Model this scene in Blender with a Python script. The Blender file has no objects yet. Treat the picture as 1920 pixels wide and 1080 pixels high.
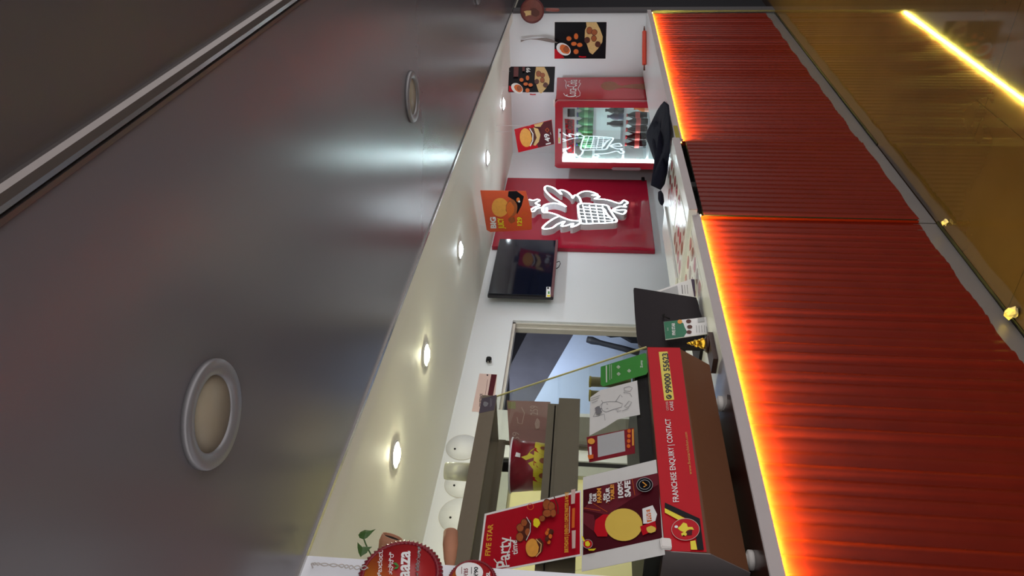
import bpy, bmesh, math, random
from mathutils import Vector, Matrix
random.seed(7)
S = bpy.context.scene
COL = S.collection

# ------------------------------------------------------------------ camera
YAW, PITCH, ROLL, FPX = math.radians(34.234), math.radians(5.42), math.radians(1.783), 1390.0
CAM = Vector((0, 0, 1.66))
fwd = Vector((math.cos(PITCH)*math.cos(YAW), math.cos(PITCH)*math.sin(YAW), math.sin(PITCH)))
r0 = Vector((math.sin(YAW), -math.cos(YAW), 0)); u0 = r0.cross(fwd)
RGT = math.cos(ROLL)*r0 + math.sin(ROLL)*u0          # real-world right as the upright phone sees it
UPP = -math.sin(ROLL)*r0 + math.cos(ROLL)*u0
cd = bpy.data.cameras.new('camera'); co = bpy.data.objects.new('camera', cd); COL.objects.link(co)
cx, cy, cz = -UPP, RGT, -fwd                          # the phone was held sideways: frame right = down
co.matrix_world = Matrix(((cx.x, cy.x, cz.x, CAM.x), (cx.y, cy.y, cz.y, CAM.y), (cx.z, cy.z, cz.z, CAM.z), (0, 0, 0, 1)))
cd.sensor_fit = 'HORIZONTAL'; cd.sensor_width = 36.0; cd.lens = FPX/1920*36.0; cd.clip_start = 0.02
S.camera = co

# ------------------------------------------------------------------ world, exposure
w = bpy.data.worlds.new('world'); S.world = w; w.use_nodes = True
bgn = w.node_tree.nodes['Background']
bgn.inputs[0].default_value = (1.0, 0.95, 0.94, 1); bgn.inputs[1].default_value = 1.45
S.view_settings.view_transform = 'Standard'; S.view_settings.look = 'None'
S.view_settings.gamma = 1; S.view_settings.use_curve_mapping = False
S.view_settings.exposure = 0.0

# ------------------------------------------------------------------ helpers
def ray(x, y):
    return (fwd*FPX + RGT*((1080-y)-540) - UPP*(x-960)).normalized()
def hit(x, y, p, n):
    d = ray(x, y); p = Vector(p); n = Vector(n)
    return CAM + d*((p-CAM).dot(n)/d.dot(n))
def atX(x, y, v): return hit(x, y, (v, 0, 0), (1, 0, 0))
def atY(x, y, v): return hit(x, y, (0, v, 0), (0, 1, 0))
def atZ(x, y, v): return hit(x, y, (0, 0, v), (0, 0, 1))
def Zm(ox, oy, s): return lambda a, b: (ox+a/s, oy+b/s)

def lin(c):
    out = []
    for v in c[:3]:
        v = v/255.0
        out.append(v/12.92 if v <= 0.04045 else ((v+0.055)/1.055)**2.4)
    return (*out, 1)

MATS = {}
def mat(name, rgb, rough=0.5, metal=0.0, var=0.0, scale=20, bump=0.0, bscale=None, spec=0.5, coat=0.0, emit=0.0, ecol=None, trans=0.0, alpha=1.0, ior=1.45, stretch=None):
    if name in MATS: return MATS[name]
    m = bpy.data.materials.new(name); m.use_nodes = True; nt = m.node_tree; b = nt.nodes['Principled BSDF']
    c = lin(rgb)
    b.inputs['Base Color'].default_value = c; b.inputs['Roughness'].default_value = rough; b.inputs['Metallic'].default_value = metal
    b.inputs['Specular IOR Level'].default_value = spec; b.inputs['IOR'].default_value = ior
    b.inputs['Coat Weight'].default_value = coat; b.inputs['Transmission Weight'].default_value = trans; b.inputs['Alpha'].default_value = alpha
    if emit:
        b.inputs['Emission Color'].default_value = (*(ecol or c[:3])[:3], 1); b.inputs['Emission Strength'].default_value = emit
    tc = nt.nodes.new('ShaderNodeTexCoord'); mp = nt.nodes.new('ShaderNodeMapping'); nt.links.new(tc.outputs['Object'], mp.inputs[0])
    if stretch: mp.inputs['Scale'].default_value = stretch
    no = nt.nodes.new('ShaderNodeTexNoise'); no.inputs['Scale'].default_value = scale; no.inputs['Detail'].default_value = 4
    nt.links.new(mp.outputs[0], no.inputs['Vector'])
    v = var if var else 0.06
    mix = nt.nodes.new('ShaderNodeMix'); mix.data_type = 'RGBA'
    mix.inputs[6].default_value = (*[max(0, k*(1-v)) for k in c[:3]], 1); mix.inputs[7].default_value = (*[min(1, k*(1+v)) for k in c[:3]], 1)
    nt.links.new(no.outputs[0], mix.inputs[0]); nt.links.new(mix.outputs[2], b.inputs['Base Color'])
    if bump:
        n2 = nt.nodes.new('ShaderNodeTexNoise'); n2.inputs['Scale'].default_value = bscale or scale*3; n2.inputs['Detail'].default_value = 3
        nt.links.new(mp.outputs[0], n2.inputs['Vector'])
        bp = nt.nodes.new('ShaderNodeBump'); bp.inputs['Strength'].default_value = 0.6; bp.inputs['Distance'].default_value = bump
        nt.links.new(n2.outputs[0], bp.inputs['Height']); nt.links.new(bp.outputs[0], b.inputs['Normal'])
    MATS[name] = m; return m
def glow(name, col, strength):
    if name in MATS: return MATS[name]
    m = bpy.data.materials.new(name); m.use_nodes = True; nt = m.node_tree
    nt.nodes.clear(); e = nt.nodes.new('ShaderNodeEmission'); o = nt.nodes.new('ShaderNodeOutputMaterial')
    e.inputs[0].default_value = (*col, 1); e.inputs[1].default_value = strength; nt.links.new(e.outputs[0], o.inputs[0])
    MATS[name] = m; return m

def tag(o, label=None, cat=None, group=None, kind=None):
    if label: o['label'] = label
    if cat: o['category'] = cat
    if group: o['group'] = group
    if kind: o['kind'] = kind
    return o
def thing(name, loc, label, cat, group=None):
    o = bpy.data.objects.new(name, None); COL.objects.link(o); o.location = Vector(loc); o.empty_display_size = 0.05
    return tag(o, label, cat, group)
def wloc(o):
    p = Vector((0, 0, 0))
    while o: p += o.location; o = o.parent
    return p

class MB:
    """collects world-space geometry; build() links it as one mesh object"""
    def __init__(s): s.v = []; s.f = []; s.m = []; s.sm = []
    def add(s, vs, fs, mi=0, smooth=False):
        n = len(s.v); s.v += [Vector(p) for p in vs]
        for f in fs: s.f.append([n+i for i in f]); s.m.append(mi); s.sm.append(smooth)
        return s
    def box(s, x0, x1, y0, y1, z0, z1, mi=0):
        P = [(x, y, z) for x in (x0, x1) for y in (y0, y1) for z in (z0, z1)]
        return s.add(P, [(0, 1, 3, 2), (4, 6, 7, 5), (0, 4, 5, 1), (2, 3, 7, 6), (0, 2, 6, 4), (1, 5, 7, 3)], mi)
    def bbox(s, x0, x1, y0, y1, z0, z1, b=0.004, mi=0, M=None, seg=2):
        bm = bmesh.new(); bmesh.ops.create_cube(bm, size=1)
        for v in bm.verts: v.co = Vector(((x0+x1)/2+v.co.x*(x1-x0), (y0+y1)/2+v.co.y*(y1-y0), (z0+z1)/2+v.co.z*(z1-z0)))
        bmesh.ops.bevel(bm, geom=bm.edges[:], offset=b, segments=seg, affect='EDGES')
        if M: bmesh.ops.transform(bm, matrix=M, verts=bm.verts)
        return s.bm(bm, mi, False)
    def bm(s, bm, mi=0, smooth=True):
        bm.verts.index_update(); vs = [v.co.copy() for v in bm.verts]; fs = [[v.index for v in f.verts] for f in bm.faces]
        bm.free(); return s.add(vs, fs, mi, smooth)
    def prism(s, pts, d, mi=0, mside=None, smooth=False):
        """closed polygon pts (3D, coplanar) extruded by vector d"""
        n = len(pts); d = Vector(d); A = [Vector(p) for p in pts]; B = [p+d for p in A]
        s.add(A+B, [list(range(n))[::-1]], mi); k = len(s.v)-2*n
        s.f.append([k+n+i for i in range(n)]); s.m.append(mi); s.sm.append(False)
        for i in range(n):
            j = (i+1) % n; s.f.append([k+i, k+j, k+n+j, k+n+i]); s.m.append(mi if mside is None else mside); s.sm.append(smooth)
        return s
    def tube(s, pts, r, seg=10, mi=0, closed=False):
        pts = [Vector(p) for p in pts]; n = len(pts); rs = r if isinstance(r, (list, tuple)) else [r]*n
        prev = None; rings = []
        for i, p in enumerate(pts):
            t = (pts[min(i+1, n-1)]-pts[max(i-1, 0)]).normalized()
            if prev is None:
                a = Vector((0, 0, 1)) if abs(t.z) < 0.9 else Vector((1, 0, 0)); a = (a-t*a.dot(t)).normalized()
            else: a = (prev-t*prev.dot(t)).normalized()
            prev = a; b = t.cross(a)
            rings.append([p+(a*math.cos(2*math.pi*k/seg)+b*math.sin(2*math.pi*k/seg))*rs[i] for k in range(seg)])
        vs = [q for R in rings for q in R]; fs = []
        for i in range(n-1):
            for k in range(seg):
                l = (k+1) % seg; fs.append([i*seg+k, i*seg+l, (i+1)*seg+l, (i+1)*seg+k])
        fs.append(list(range(seg))[::-1]); fs.append([(n-1)*seg+k for k in range(seg)])
        return s.add(vs, fs, mi, True)
    def lathe(s, prof, o, axis=(0, 0, 1), seg=32, mi=0, rfun=None, sx=1.0):
        """prof = [(r, h)...] revolved round axis through o"""
        ax = Vector(axis).normalized(); a = Vector((1, 0, 0)) if abs(ax.x) < 0.9 else Vector((0, 1, 0))
        a = (a-ax*a.dot(ax)).normalized(); b = ax.cross(a); o = Vector(o); vs = []; fs = []
        for r, h in prof:
            for k in range(seg):
                t = 2*math.pi*k/seg; rr = r*(rfun(t, h) if rfun else 1)
                vs.append(o+ax*h+(a*math.cos(t)*sx+b*math.sin(t))*rr)
        for i in range(len(prof)-1):
            for k in range(seg):
                l = (k+1) % seg; fs.append([i*seg+k, i*seg+l, (i+1)*seg+l, (i+1)*seg+k])
        if prof[0][0] > 1e-6: fs.append(list(range(seg))[::-1])
        if prof[-1][0] > 1e-6: fs.append([(len(prof)-1)*seg+k for k in range(seg)])
        return s.add(vs, fs, mi, True)
    def build(s, name, mats, parent=None, origin=None, label=None, bev=0):
        if not isinstance(mats, (list, tuple)): mats = [mats]
        xs = [v.x for v in s.v]; ys = [v.y for v in s.v]; zs = [v.z for v in s.v]
        if parent: o = wloc(parent)
        else: o = Vector(origin) if origin else Vector(((min(xs)+max(xs))/2, (min(ys)+max(ys))/2, min(zs)))
        me = bpy.data.meshes.new(name); me.from_pydata([v-o for v in s.v], [], s.f)
        for m in mats: me.materials.append(m)
        for p, mi, sm in zip(me.polygons, s.m, s.sm): p.material_index = mi; p.use_smooth = sm
        bm = bmesh.new(); bm.from_mesh(me); bmesh.ops.remove_doubles(bm, verts=bm.verts, dist=1e-6)
        if len(mats) == 1: bmesh.ops.recalc_face_normals(bm, faces=bm.faces)
        bm.to_mesh(me); bm.free(); me.update()
        ob = bpy.data.objects.new(name, me); COL.objects.link(ob)
        if parent: ob.parent = parent
        else: ob.location = o
        if label: ob['label'] = label
        if bev:
            md = ob.modifiers.new('bevel', 'BEVEL'); md.width = bev; md.segments = 2; md.limit_method = 'ANGLE'
        return ob
def struct(ob): ob['kind'] = 'structure'; return ob

_tc = {}
def text_mesh(txt, bold):
    k = (txt, bold)
    if k in _tc: return _tc[k]
    c = bpy.data.curves.new('t', 'FONT'); c.body = txt; c.resolution_u = 3; c.offset = bold
    o = bpy.data.objects.new('t', c); COL.objects.link(o)
    dg = bpy.context.evaluated_depsgraph_get(); me = bpy.data.meshes.new_from_object(o.evaluated_get(dg))
    vs = [v.co.copy() for v in me.vertices]; fs = [list(p.vertices) for p in me.polygons]
    bpy.data.objects.remove(o); bpy.data.curves.remove(c); bpy.data.meshes.remove(me)
    if vs:
        x0 = min(v.x for v in vs); x1 = max(v.x for v in vs); y1 = max(v.y for v in vs)
        y0 = min(0, min(v.y for v in vs)) if not txt.isascii() else 0.0
        if txt.isascii() and not any(ch.isupper() or ch.isdigit() for ch in txt): pass
        vs = [((v.x-x0)/(x1-x0), (v.y-y0)/(y1-y0)) for v in vs]
    _tc[k] = (vs, fs); return _tc[k]

class Art:
    """a printed sheet: flat shapes laid on a plane, all one mesh"""
    def __init__(s, p, n, th=0.0015, px=None):
        s.p = Vector(p); s.n = Vector(n).normalized(); s.mb = MB(); s.mats = []; s.th = th; s.px = px or (lambda a, b: (a, b)); s.lay = 0
    def mi(s, m):
        if m not in s.mats: s.mats.append(m)
        return s.mats.index(m)
    def P(s, a, b, off=0.0):
        x, y = s.px(a, b); return hit(x, y, s.p, s.n)+s.n*off
    def card(s, pts, m, back=None, wav=0):
        P = [s.P(*q) for q in pts]; mi = s.mi(m)
        if (P[1]-P[0]).cross(P[2]-P[1]).dot(s.n) < 0: P = P[::-1]
        s.mb.prism([q-s.n*s.th for q in P], s.n*s.th, mi); return s
    def poly(s, pts, m):
        s.lay += 1; off = 0.0004*s.lay; P = [s.P(a, b, off) for a, b in pts]
        if (P[1]-P[0]).cross(P[2]-P[1]).dot(s.n) < 0: P = P[::-1]
        bm = bmesh.new(); vs = [bm.verts.new(q) for q in P]
        f = bm.faces.new(vs); bmesh.ops.triangulate(bm, faces=[f]); bmesh.ops.recalc_face_normals(bm, faces=bm.faces)
        s.mb.bm(bm, s.mi(m), False); return s
    def ell(s, c, rx, ry, m, seg=20, rot=0, jit=0):
        pts = []
        for k in range(seg):
            t = 2*math.pi*k/seg; j = 1+random.uniform(-jit, jit); a = rx*math.cos(t)*j; b = ry*math.sin(t)*j
            pts.append((c[0]+a*math.cos(rot)-b*math.sin(rot), c[1]+a*math.sin(rot)+b*math.cos(rot)))
        return s.poly(pts, m)
    def line(s, pts, w, m):
        """stroke of pixel width w in the sheet's zoom frame"""
        s.lay += 1; off = 0.0004*s.lay; n = len(pts); L = []; R = []
        for i, (a, b) in enumerate(pts):
            p, q = pts[max(i-1, 0)], pts[min(i+1, n-1)]; dx, dy = q[0]-p[0], q[1]-p[1]; l = math.hypot(dx, dy) or 1
            nx, ny = -dy/l*w/2, dx/l*w/2; L.append(s.P(a+nx, b+ny, off)); R.append(s.P(a-nx, b-ny, off))
        s.mb.add(L+R, [[i, i+1, n+i+1, n+i] for i in range(n-1)], s.mi(m)); return s
    def ring(s, c, rx, ry, w, m, seg=28):
        return s.line([(c[0]+rx*math.cos(2*math.pi*k/seg), c[1]+ry*math.sin(2*math.pi*k/seg)) for k in range(seg+1)], w, m)
    def text(s, t, BL, BR, TL, m, bold=0.0):
        s.lay += 1; off = 0.0004*s.lay; vs, fs = text_mesh(t, bold)
        o, r, u = s.P(*BL, off), s.P(*BR, off), s.P(*TL, off); r = r-o; u = u-o
        s.mb.add([o+r*a+u*b for a, b in vs], fs, s.mi(m)); return s
    def build(s, name, parent=None): return s.mb.build(name, s.mats, parent)

# ------------------------------------------------------------------ materials
WHITE_WALL = mat('painted_wall', (222, 225, 228), 0.55, var=0.03, scale=3, bump=0.0008, bscale=90)
CREAM = mat('ceiling_board', (243, 241, 228), 0.65, var=0.03, scale=1.5, bump=0.0005, bscale=8)
GREYCEIL = mat('dull_ceiling_sheet', (100, 96, 100), 0.24, var=0.05, scale=1.2, bump=0.0012, bscale=5, spec=0.6)
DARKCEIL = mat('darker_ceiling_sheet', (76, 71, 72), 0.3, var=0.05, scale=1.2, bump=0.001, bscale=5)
ALU = mat('brushed_aluminium', (185, 182, 180), 0.25, 0.85, scale=40)
LIPG = mat('grey_edge_band', (176, 168, 168), 0.45, var=0.05)
LAM = mat('white_laminate', (215, 215, 214), 0.25, var=0.03)
REDP = mat('red_fluted_sheet', (104, 23, 9), 0.33, var=0.2, scale=9, bump=0.0006, bscale=60, spec=0.22)
STEEL = mat('plinth_steel', (150, 146, 144), 0.35, 0.6, var=0.1, scale=6)
BLACK = mat('black_gap', (10, 9, 9), 0.8)
DARKWALL = mat('night_dark_fill', (16, 16, 24), 0.8)  # near-black colour stands for the darkness past the counter end
WP = mat('white_plastic', (225, 222, 218), 0.4)
BRN = mat('brown_steel', (106, 95, 76), 0.4, 0.0, var=0.06, scale=60)
TERRA = mat('terracotta', (180, 126, 98), 0.7, var=0.12)
GLASS = mat('tumbler_glass', (235, 245, 240), 0.02, trans=1.0, ior=1.45, spec=0.5)
def pane(name, tint, refl_ior=1.5):
    m_ = bpy.data.materials.new(name); m_.use_nodes = True; n_ = m_.node_tree; n_.nodes.clear()
    o_ = n_.nodes.new('ShaderNodeOutputMaterial'); mx_ = n_.nodes.new('ShaderNodeMixShader'); lw = n_.nodes.new('ShaderNodeLayerWeight'); lw.inputs[0].default_value = 0.5
    pw = n_.nodes.new('ShaderNodeMath'); pw.operation = 'POWER'; pw.inputs[1].default_value = 5; fr = n_.nodes.new('ShaderNodeMapRange'); f0 = ((refl_ior-1)/(refl_ior+1))**2*1.15
    fr.inputs[3].default_value = f0; fr.inputs[4].default_value = 0.95; n_.links.new(lw.outputs['Facing'], pw.inputs[0]); n_.links.new(pw.outputs[0], fr.inputs[0])
    tr = n_.nodes.new('ShaderNodeBsdfTransparent'); tr.inputs[0].default_value = lin(tint); gl_ = n_.nodes.new('ShaderNodeBsdfGlossy'); gl_.inputs['Roughness'].default_value = 0.02
    n_.links.new(fr.outputs[0], mx_.inputs[0]); n_.links.new(tr.outputs[0], mx_.inputs[1]); n_.links.new(gl_.outputs[0], mx_.inputs[2]); n_.links.new(mx_.outputs[0], o_.inputs[0]); return m_
PANE = pane('window_glass', (250, 251, 249)); CPANE = pane('cooler_glass', (246, 250, 250), 1.8)
REDM = mat('red_enamel', (170, 32, 44), 0.25, var=0.08, scale=6)
PRED = mat('print_red', (188, 22, 36), 0.4, spec=0.15); PDRK = mat('print_black', (18, 16, 22), 0.4, spec=0.15); PWH = mat('print_white', (232, 232, 232), 0.4)
PYEL = mat('print_yellow', (232, 214, 40), 0.4); PORG = mat('print_orange', (214, 104, 36), 0.4); PTAN = mat('print_tan', (214, 178, 118), 0.4, var=0.2, scale=60)
PBRN = mat('print_brown', (160, 84, 42), 0.4, var=0.35, scale=90); PDBR = mat('print_dark_brown', (84, 36, 24), 0.4, var=0.3, scale=90)
PGRN = mat('print_green', (62, 140, 60), 0.35); PDG = mat('print_dark_green', (36, 116, 82), 0.35); PMAR = mat('print_maroon', (74, 18, 28), 0.4, spec=0.15)
PGOLD = mat('print_gold', (226, 158, 66), 0.4, var=0.15, scale=60); PPINK = mat('print_pink', (206, 178, 170), 0.45); PPUR = mat('print_purple', (58, 34, 66), 0.4)
PAPER = mat('paper', (214, 214, 212), 0.6); PENC = mat('pencil_grey', (120, 120, 124), 0.6); PGREY = mat('print_grey', (176, 178, 180), 0.4)

# floor: tiles with fine joints
FLOOR = bpy.data.materials.new('polished_floor_tile'); FLOOR.use_nodes = True
nt = FLOOR.node_tree; b = nt.nodes['Principled BSDF']; tc = nt.nodes.new('ShaderNodeTexCoord'); mp = nt.nodes.new('ShaderNodeMapping')
nt.links.new(tc.outputs['Object'], mp.inputs[0])
br = nt.nodes.new('ShaderNodeTexBrick'); br.offset = 0; br.inputs['Scale'].default_value = 1.0
br.inputs['Brick Width'].default_value = 0.65; br.inputs['Row Height'].default_value = 0.65; br.inputs['Mortar Size'].default_value = 0.0022; br.inputs['Mortar Smooth'].default_value = 0.3
br.inputs['Color1'].default_value = lin((68, 52, 40)); br.inputs['Color2'].default_value = lin((65, 50, 38)); br.inputs['Mortar'].default_value = lin((46, 38, 26))
mp.inputs['Location'].default_value = (0.07, 0.13, 0)
nt.links.new(mp.outputs[0], br.inputs['Vector'])
no = nt.nodes.new('ShaderNodeTexNoise'); no.inputs['Scale'].default_value = 5; no.inputs['Detail'].default_value = 6; nt.links.new(tc.outputs['Object'], no.inputs['Vector'])
mx = nt.nodes.new('ShaderNodeMix'); mx.data_type = 'RGBA'; mx.blend_type = 'MULTIPLY'; mx.inputs[0].default_value = 0.35
nt.links.new(br.outputs['Color'], mx.inputs[6]); nt.links.new(no.outputs[0], mx.inputs[7]); nt.links.new(mx.outputs[2], b.inputs['Base Color'])
rr = nt.nodes.new('ShaderNodeMapRange'); rr.inputs[3].default_value = 0.035; rr.inputs[4].default_value = 0.06; nt.links.new(no.outputs[0], rr.inputs[0]); nt.links.new(rr.outputs[0], b.inputs['Roughness']); b.inputs['Specular IOR Level'].default_value = 0.26

# ------------------------------------------------------------------ the setting
ZT = 1.145          # counter top
ZO, ZI = 2.40, 2.43  # customer-side and shop ceilings
YB, XE = 3.18, 7.19  # back wall, end wall
struct(MB().box(-3, 11, -1.2, 6, -0.1, 0).build('floor', FLOOR, origin=(0, 0, 0)))
struct(MB().box(-3, 11, 0.44, 1.79, ZO, ZO+0.1).build('ceiling', GREYCEIL))
struct(MB().box(-3, 11, -0.8, 0.40, ZO+0.005, ZO+0.1).build('ceiling', DARKCEIL))
struct(MB().box(1.0, 7.4, 1.83, 3.3, ZI, ZI+0.1).build('ceiling', CREAM))
struct(MB().box(-3, 11, 1.755, 1.845, ZO-0.002, ZO+0.12).build('trim_1', CREAM))
struct(MB().box(-3, 11, 1.738, 1.754, ZO-0.006, ZO+0.1).build('trim_2', ALU))
m = MB()   # aluminium ceiling profile: rounded ridge with a groove
prof = [(0.398, 0.1), (0.398, -0.004), (0.404, -0.012), (0.416, -0.015), (0.427, -0.010), (0.430, -0.002), (0.431, 0.004), (0.434, 0.004), (0.435, -0.006), (0.443, -0.006), (0.444, 0.1)]
m.prism([(-3, y, ZO+z) for y, z in prof], (14, 0, 0)); struct(m.build('trim_3', mat('dull_aluminium', (118, 112, 110), 0.3, 0.7, scale=40)))
# back wall with a doorway and a high window
DX0, DX1, DZ = 3.335, 4.262, 2.15
WX0, WX1, WZ0, WZ1 = 1.9, 2.95, 1.2, 2.12
m = MB()
for x0, x1, z0, z1 in ((1.0, WX0, 0, 2.53), (WX0, WX1, 0, WZ0), (WX0, WX1, WZ1, 2.53), (WX1, DX0, 0, 2.53), (DX0, DX1, DZ, 2.53), (DX1, 7.4, 0, 2.53)):
    m.box(x0, x1, YB, YB+0.09, z0, z1)
struct(m.build('wall_back', WHITE_WALL))
struct(MB().box(XE, XE+0.1, 1.765, YB, 0, 2.53).build('wall_end', WHITE_WALL))
struct(MB().box(XE-0.02, XE+0.11, 1.742, 1.765, 0, 2.39).build('trim_4', mat('grey_corner_strip', (84, 82, 84), 0.7, spec=0.2)))
struct(MB().box(0.5, 1.222, 1.75, 3.3, 0, 2.394).build('wall_left', mat('white_cladding', (240, 243, 250), 0.35, var=0.02)))
struct(MB().box(10.9, 11, -3, 6, 0, 2.5).build('wall_far', DARKWALL))  # dark wall added to keep the bright world out of view
struct(MB().box(7.30, 10.9, 1.80, 1.9, 0, 2.5).build('wall_right', DARKWALL))  # second dark wall added to black out the far end
# door frame and the dark room behind
CRM = mat('cream_frame', (206, 200, 190), 0.5)
m = MB(); m.box(DX1-0.012, DX1, YB+0.02, YB+0.09, 0, DZ); m.box(DX0, DX0+0.02, YB+0.02, YB+0.09, 0, DZ); m.box(DX0, DX1, YB+0.02, YB+0.09, DZ-0.02, DZ)
m.box(DX1-0.028, DX1-0.012, YB+0.05, YB+0.09, 0, DZ-0.02)
struct(m.build('door_1', CRM))
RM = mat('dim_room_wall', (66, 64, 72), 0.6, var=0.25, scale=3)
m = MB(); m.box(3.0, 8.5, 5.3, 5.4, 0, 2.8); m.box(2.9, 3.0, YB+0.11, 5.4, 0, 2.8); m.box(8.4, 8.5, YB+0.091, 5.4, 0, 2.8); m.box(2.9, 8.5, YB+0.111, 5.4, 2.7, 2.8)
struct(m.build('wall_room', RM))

# ------------------------------------------------------------------ shop lights
DISC = glow('lamp_white', (0.80, 0.92, 1.0), 200)
DISCW = glow('lamp_warm', (1.0, 0.97, 0.66), 340)
RINGM = mat('lamp_ring', (205, 204, 200), 0.35, 0.2)
def downlight(x, y, z, r, emit, label, grp):
    t = thing('ceiling_light', (x, y, z), label, 'light', grp)
    MB().lathe([(r*1.5, 0), (r*1.5, -0.004), (r*1.42, -0.008), (r*1.08, -0.004), (r*1.04, 0.0)], (x, y, z), seg=40).build('trim_ring', RINGM, t)
    MB().lathe([(0.0001, -0.019), (r*0.5, -0.018), (r*0.8, -0.015), (r*1.0, -0.008), (r*1.04, 0.0)], (x, y, z), seg=40).build('diffuser', emit, t)
    return t
LW = ['warm glowing downlight nearest the white column', 'warm glowing downlight second from the white column', 'glowing downlight above the television', 'glowing downlight above the red rooster board', 'farthest glowing downlight, next to the end wall']
for i, x in enumerate((2.15, 2.82, 3.91, 5.29, 6.47)):
    downlight(x, 2.34 if i < 2 else 2.385, ZI, 0.042, DISCW if i < 2 else DISC, LW[i], 'downlights in the shop ceiling')
OFFD = mat('unlit_diffuser', (158, 148, 128), 0.5)
def ringlight(x, y, r, label):
    t = thing('ceiling_light', (x, y, ZO), label, 'light', 'unlit ring lights outside the counter')
    MB().lathe([(r, 0), (r, -0.008), (r*0.97, -0.014), (r*0.74, -0.012), (r*0.70, -0.006), (r*0.69, 0)], (x, y, ZO), seg=56).build('trim_ring', mat('chrome_ring', (128, 127, 130), 0.35, 0.3), t)
    MB().lathe([(0.0001, -0.004), (r*0.70, -0.004), (r*0.70, 0)], (x, y, ZO), seg=56).build('diffuser', OFFD, t)
ringlight(1.032, 1.032, 0.112, 'largest unlit round ceiling light with wide silver ring')
ringlight(2.968, 1.066, 0.106, 'unlit round ceiling light in the middle of the grey ceiling')
ringlight(5.0, 1.066, 0.106, 'far unlit round ceiling light at the frame edge')

# ------------------------------------------------------------------ counter
X0, X1, FX0, FX1 = 1.226, 7.12, 3.25, 4.16
c = thing('service_counter', (2.2, 1.9, 0), 'near counter with red fluted front and orange light strip, carrying the food cabinet', 'counter')
c2_ = thing('service_counter', (5.6, 1.9, 0), 'far counter with red fluted front and orange light strip beyond the dull flap', 'counter')
def fluted(x0, x1, yf, z0, z1, pitch, amp, seed):
    rnd = random.Random(seed); mb = MB(); nx = int((x1-x0)/pitch*10); nz = 14; vs = []; ph = [rnd.uniform(0.45, 1.15) for _ in range(400)]
    for j in range(nz+1):
        z = z0+(z1-z0)*j/nz
        for i in range(nx+1):
            x = x0+(x1-x0)*i/nx; k = (x-x0)/pitch; f = abs(math.sin(math.pi*k)); kk = int(k)
            bow = 0.002*math.sin(x*2.3+z*1.7)*(z1-z)/(z1-z0)
            y = yf+amp*(1-f*ph[kk % 400])+bow
            zz = z+(0.004*math.sin(x*19)+0.004*f if j == 0 else 0)
            vs.append((x, y, zz))
    fs = [[j*(nx+1)+i, j*(nx+1)+i+1, (j+1)*(nx+1)+i+1, (j+1)*(nx+1)+i] for j in range(nz) for i in range(nx)]
    return mb.add(vs, fs, 0, True)
fluted(X0, FX0-0.004, 1.756, 0.085, ZT-0.035, 0.056, 0.011, 1).build('front_panel', REDP, c)
fluted(FX1+0.004, X1, 1.756, 0.085, ZT-0.035, 0.062, 0.009, 2).build('front_panel', REDP, c2_)
LED = glow('led_amber', (1.0, 0.82, 0.11), 1100)
BKM = mat('counter_back', (190, 190, 188), 0.6)
for c_, xa, xb, xw, xl in ((c, X0, FX0-0.004, FX0-0.002, FX0-0.01), (c2_, FX1+0.004, X1, XE-0.004, X1-0.02)):
    x_ = max(xa, X0)
    MB().box(x_, xb, 1.778, 1.80, 0.0, ZT-0.035).build('backing_board', BLACK, c_)
    MB().box(x_, xw, 1.74, 2.32, ZT-0.034, ZT).build('worktop', LAM, c_)
    MB().box(x_, min(xw, X1+0.03), 1.7365, 1.7398, ZT-0.034, ZT-0.001).build('edge_band', LIPG, c_)
    MB().box(x_, xb, 1.768, 1.777, 0.004, 0.11).build('plinth', STEEL, c_)
    MB().box(x_, xb, 1.750, 1.767, 0.0005, 0.003).build('gap_shadow', BLACK, c_)  # thin black strip painted as the shadow at the plinth foot
    MB().box(x_+0.005, xl, 1.7434, 1.7474, ZT-0.0415, ZT-0.0352).build('light_strip', LED, c_)
    MB().box(x_+0.005, xl, 1.7402, 1.7428, ZT-0.0415, ZT-0.0345).build('strip_shield', LIPG, c_)  # cover added to keep strip light from spilling forward
    for e_ in (x_+0.001, xl): MB().box(e_, e_+0.004, 1.7402, 1.757, ZT-0.046, ZT-0.0345).build('strip_end_block', LIPG, c_)  # small blocks added to stop light at the strip ends
    MB().box(x_, xw, 2.27, 2.318, 0.0, ZT-0.035).build('rear_board', BKM, c_)
# lifting flap section
MB().box(FX0-0.004, FX0-0.0005, 1.752, 1.778, 0.086, ZT-0.04).build('seam_filler', REDP, c)  # filler added to stop strip light leaking at the seam
MB().box(FX1+0.0005, FX1+0.004, 1.752, 1.778, 0.086, ZT-0.04).build('seam_filler', REDP, c2_)  # matching light-blocking filler added on the far side
f = thing('counter_flap', (3.7, 1.9, 0), 'raised counter flap with dull red fluted door and no light strip', 'counter flap')
fluted(FX0+0.002, FX1-0.004, 1.742, 0.085, ZT-0.06, 0.05, 0.004, 5).build('door', REDP, f)
MB().box(FX0+0.002, FX1-0.004, 1.748, 1.764, 0.09, ZT-0.06).build('door_core', BLACK, f)
MB().prism([(FX0-0.03, 1.705, ZT-0.022), (FX1, 1.733, ZT-0.022), (FX1, 2.34, ZT-0.022), (FX0-0.03, 2.34, ZT-0.022)], (0, 0, 0.040)).build('flap_top', LAM, f)
MB().prism([(FX0-0.03, 1.701, ZT-0.022), (FX1, 1.729, ZT-0.022), (FX1, 1.732, ZT-0.022), (FX0-0.03, 1.704, ZT-0.022)], (0, 0, 0.039)).build('edge_band', LIPG, f)
MB().box(FX0+0.002, FX1-0.002, 1.766, 1.775, 0.004, 0.10).build('plinth', STEEL, f)
MB().bbox(FX0+0.3, FX0+0.36, 1.745, 1.77, ZT-0.06, ZT-0.023, 0.003).build('bracket', BLACK, f)

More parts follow.
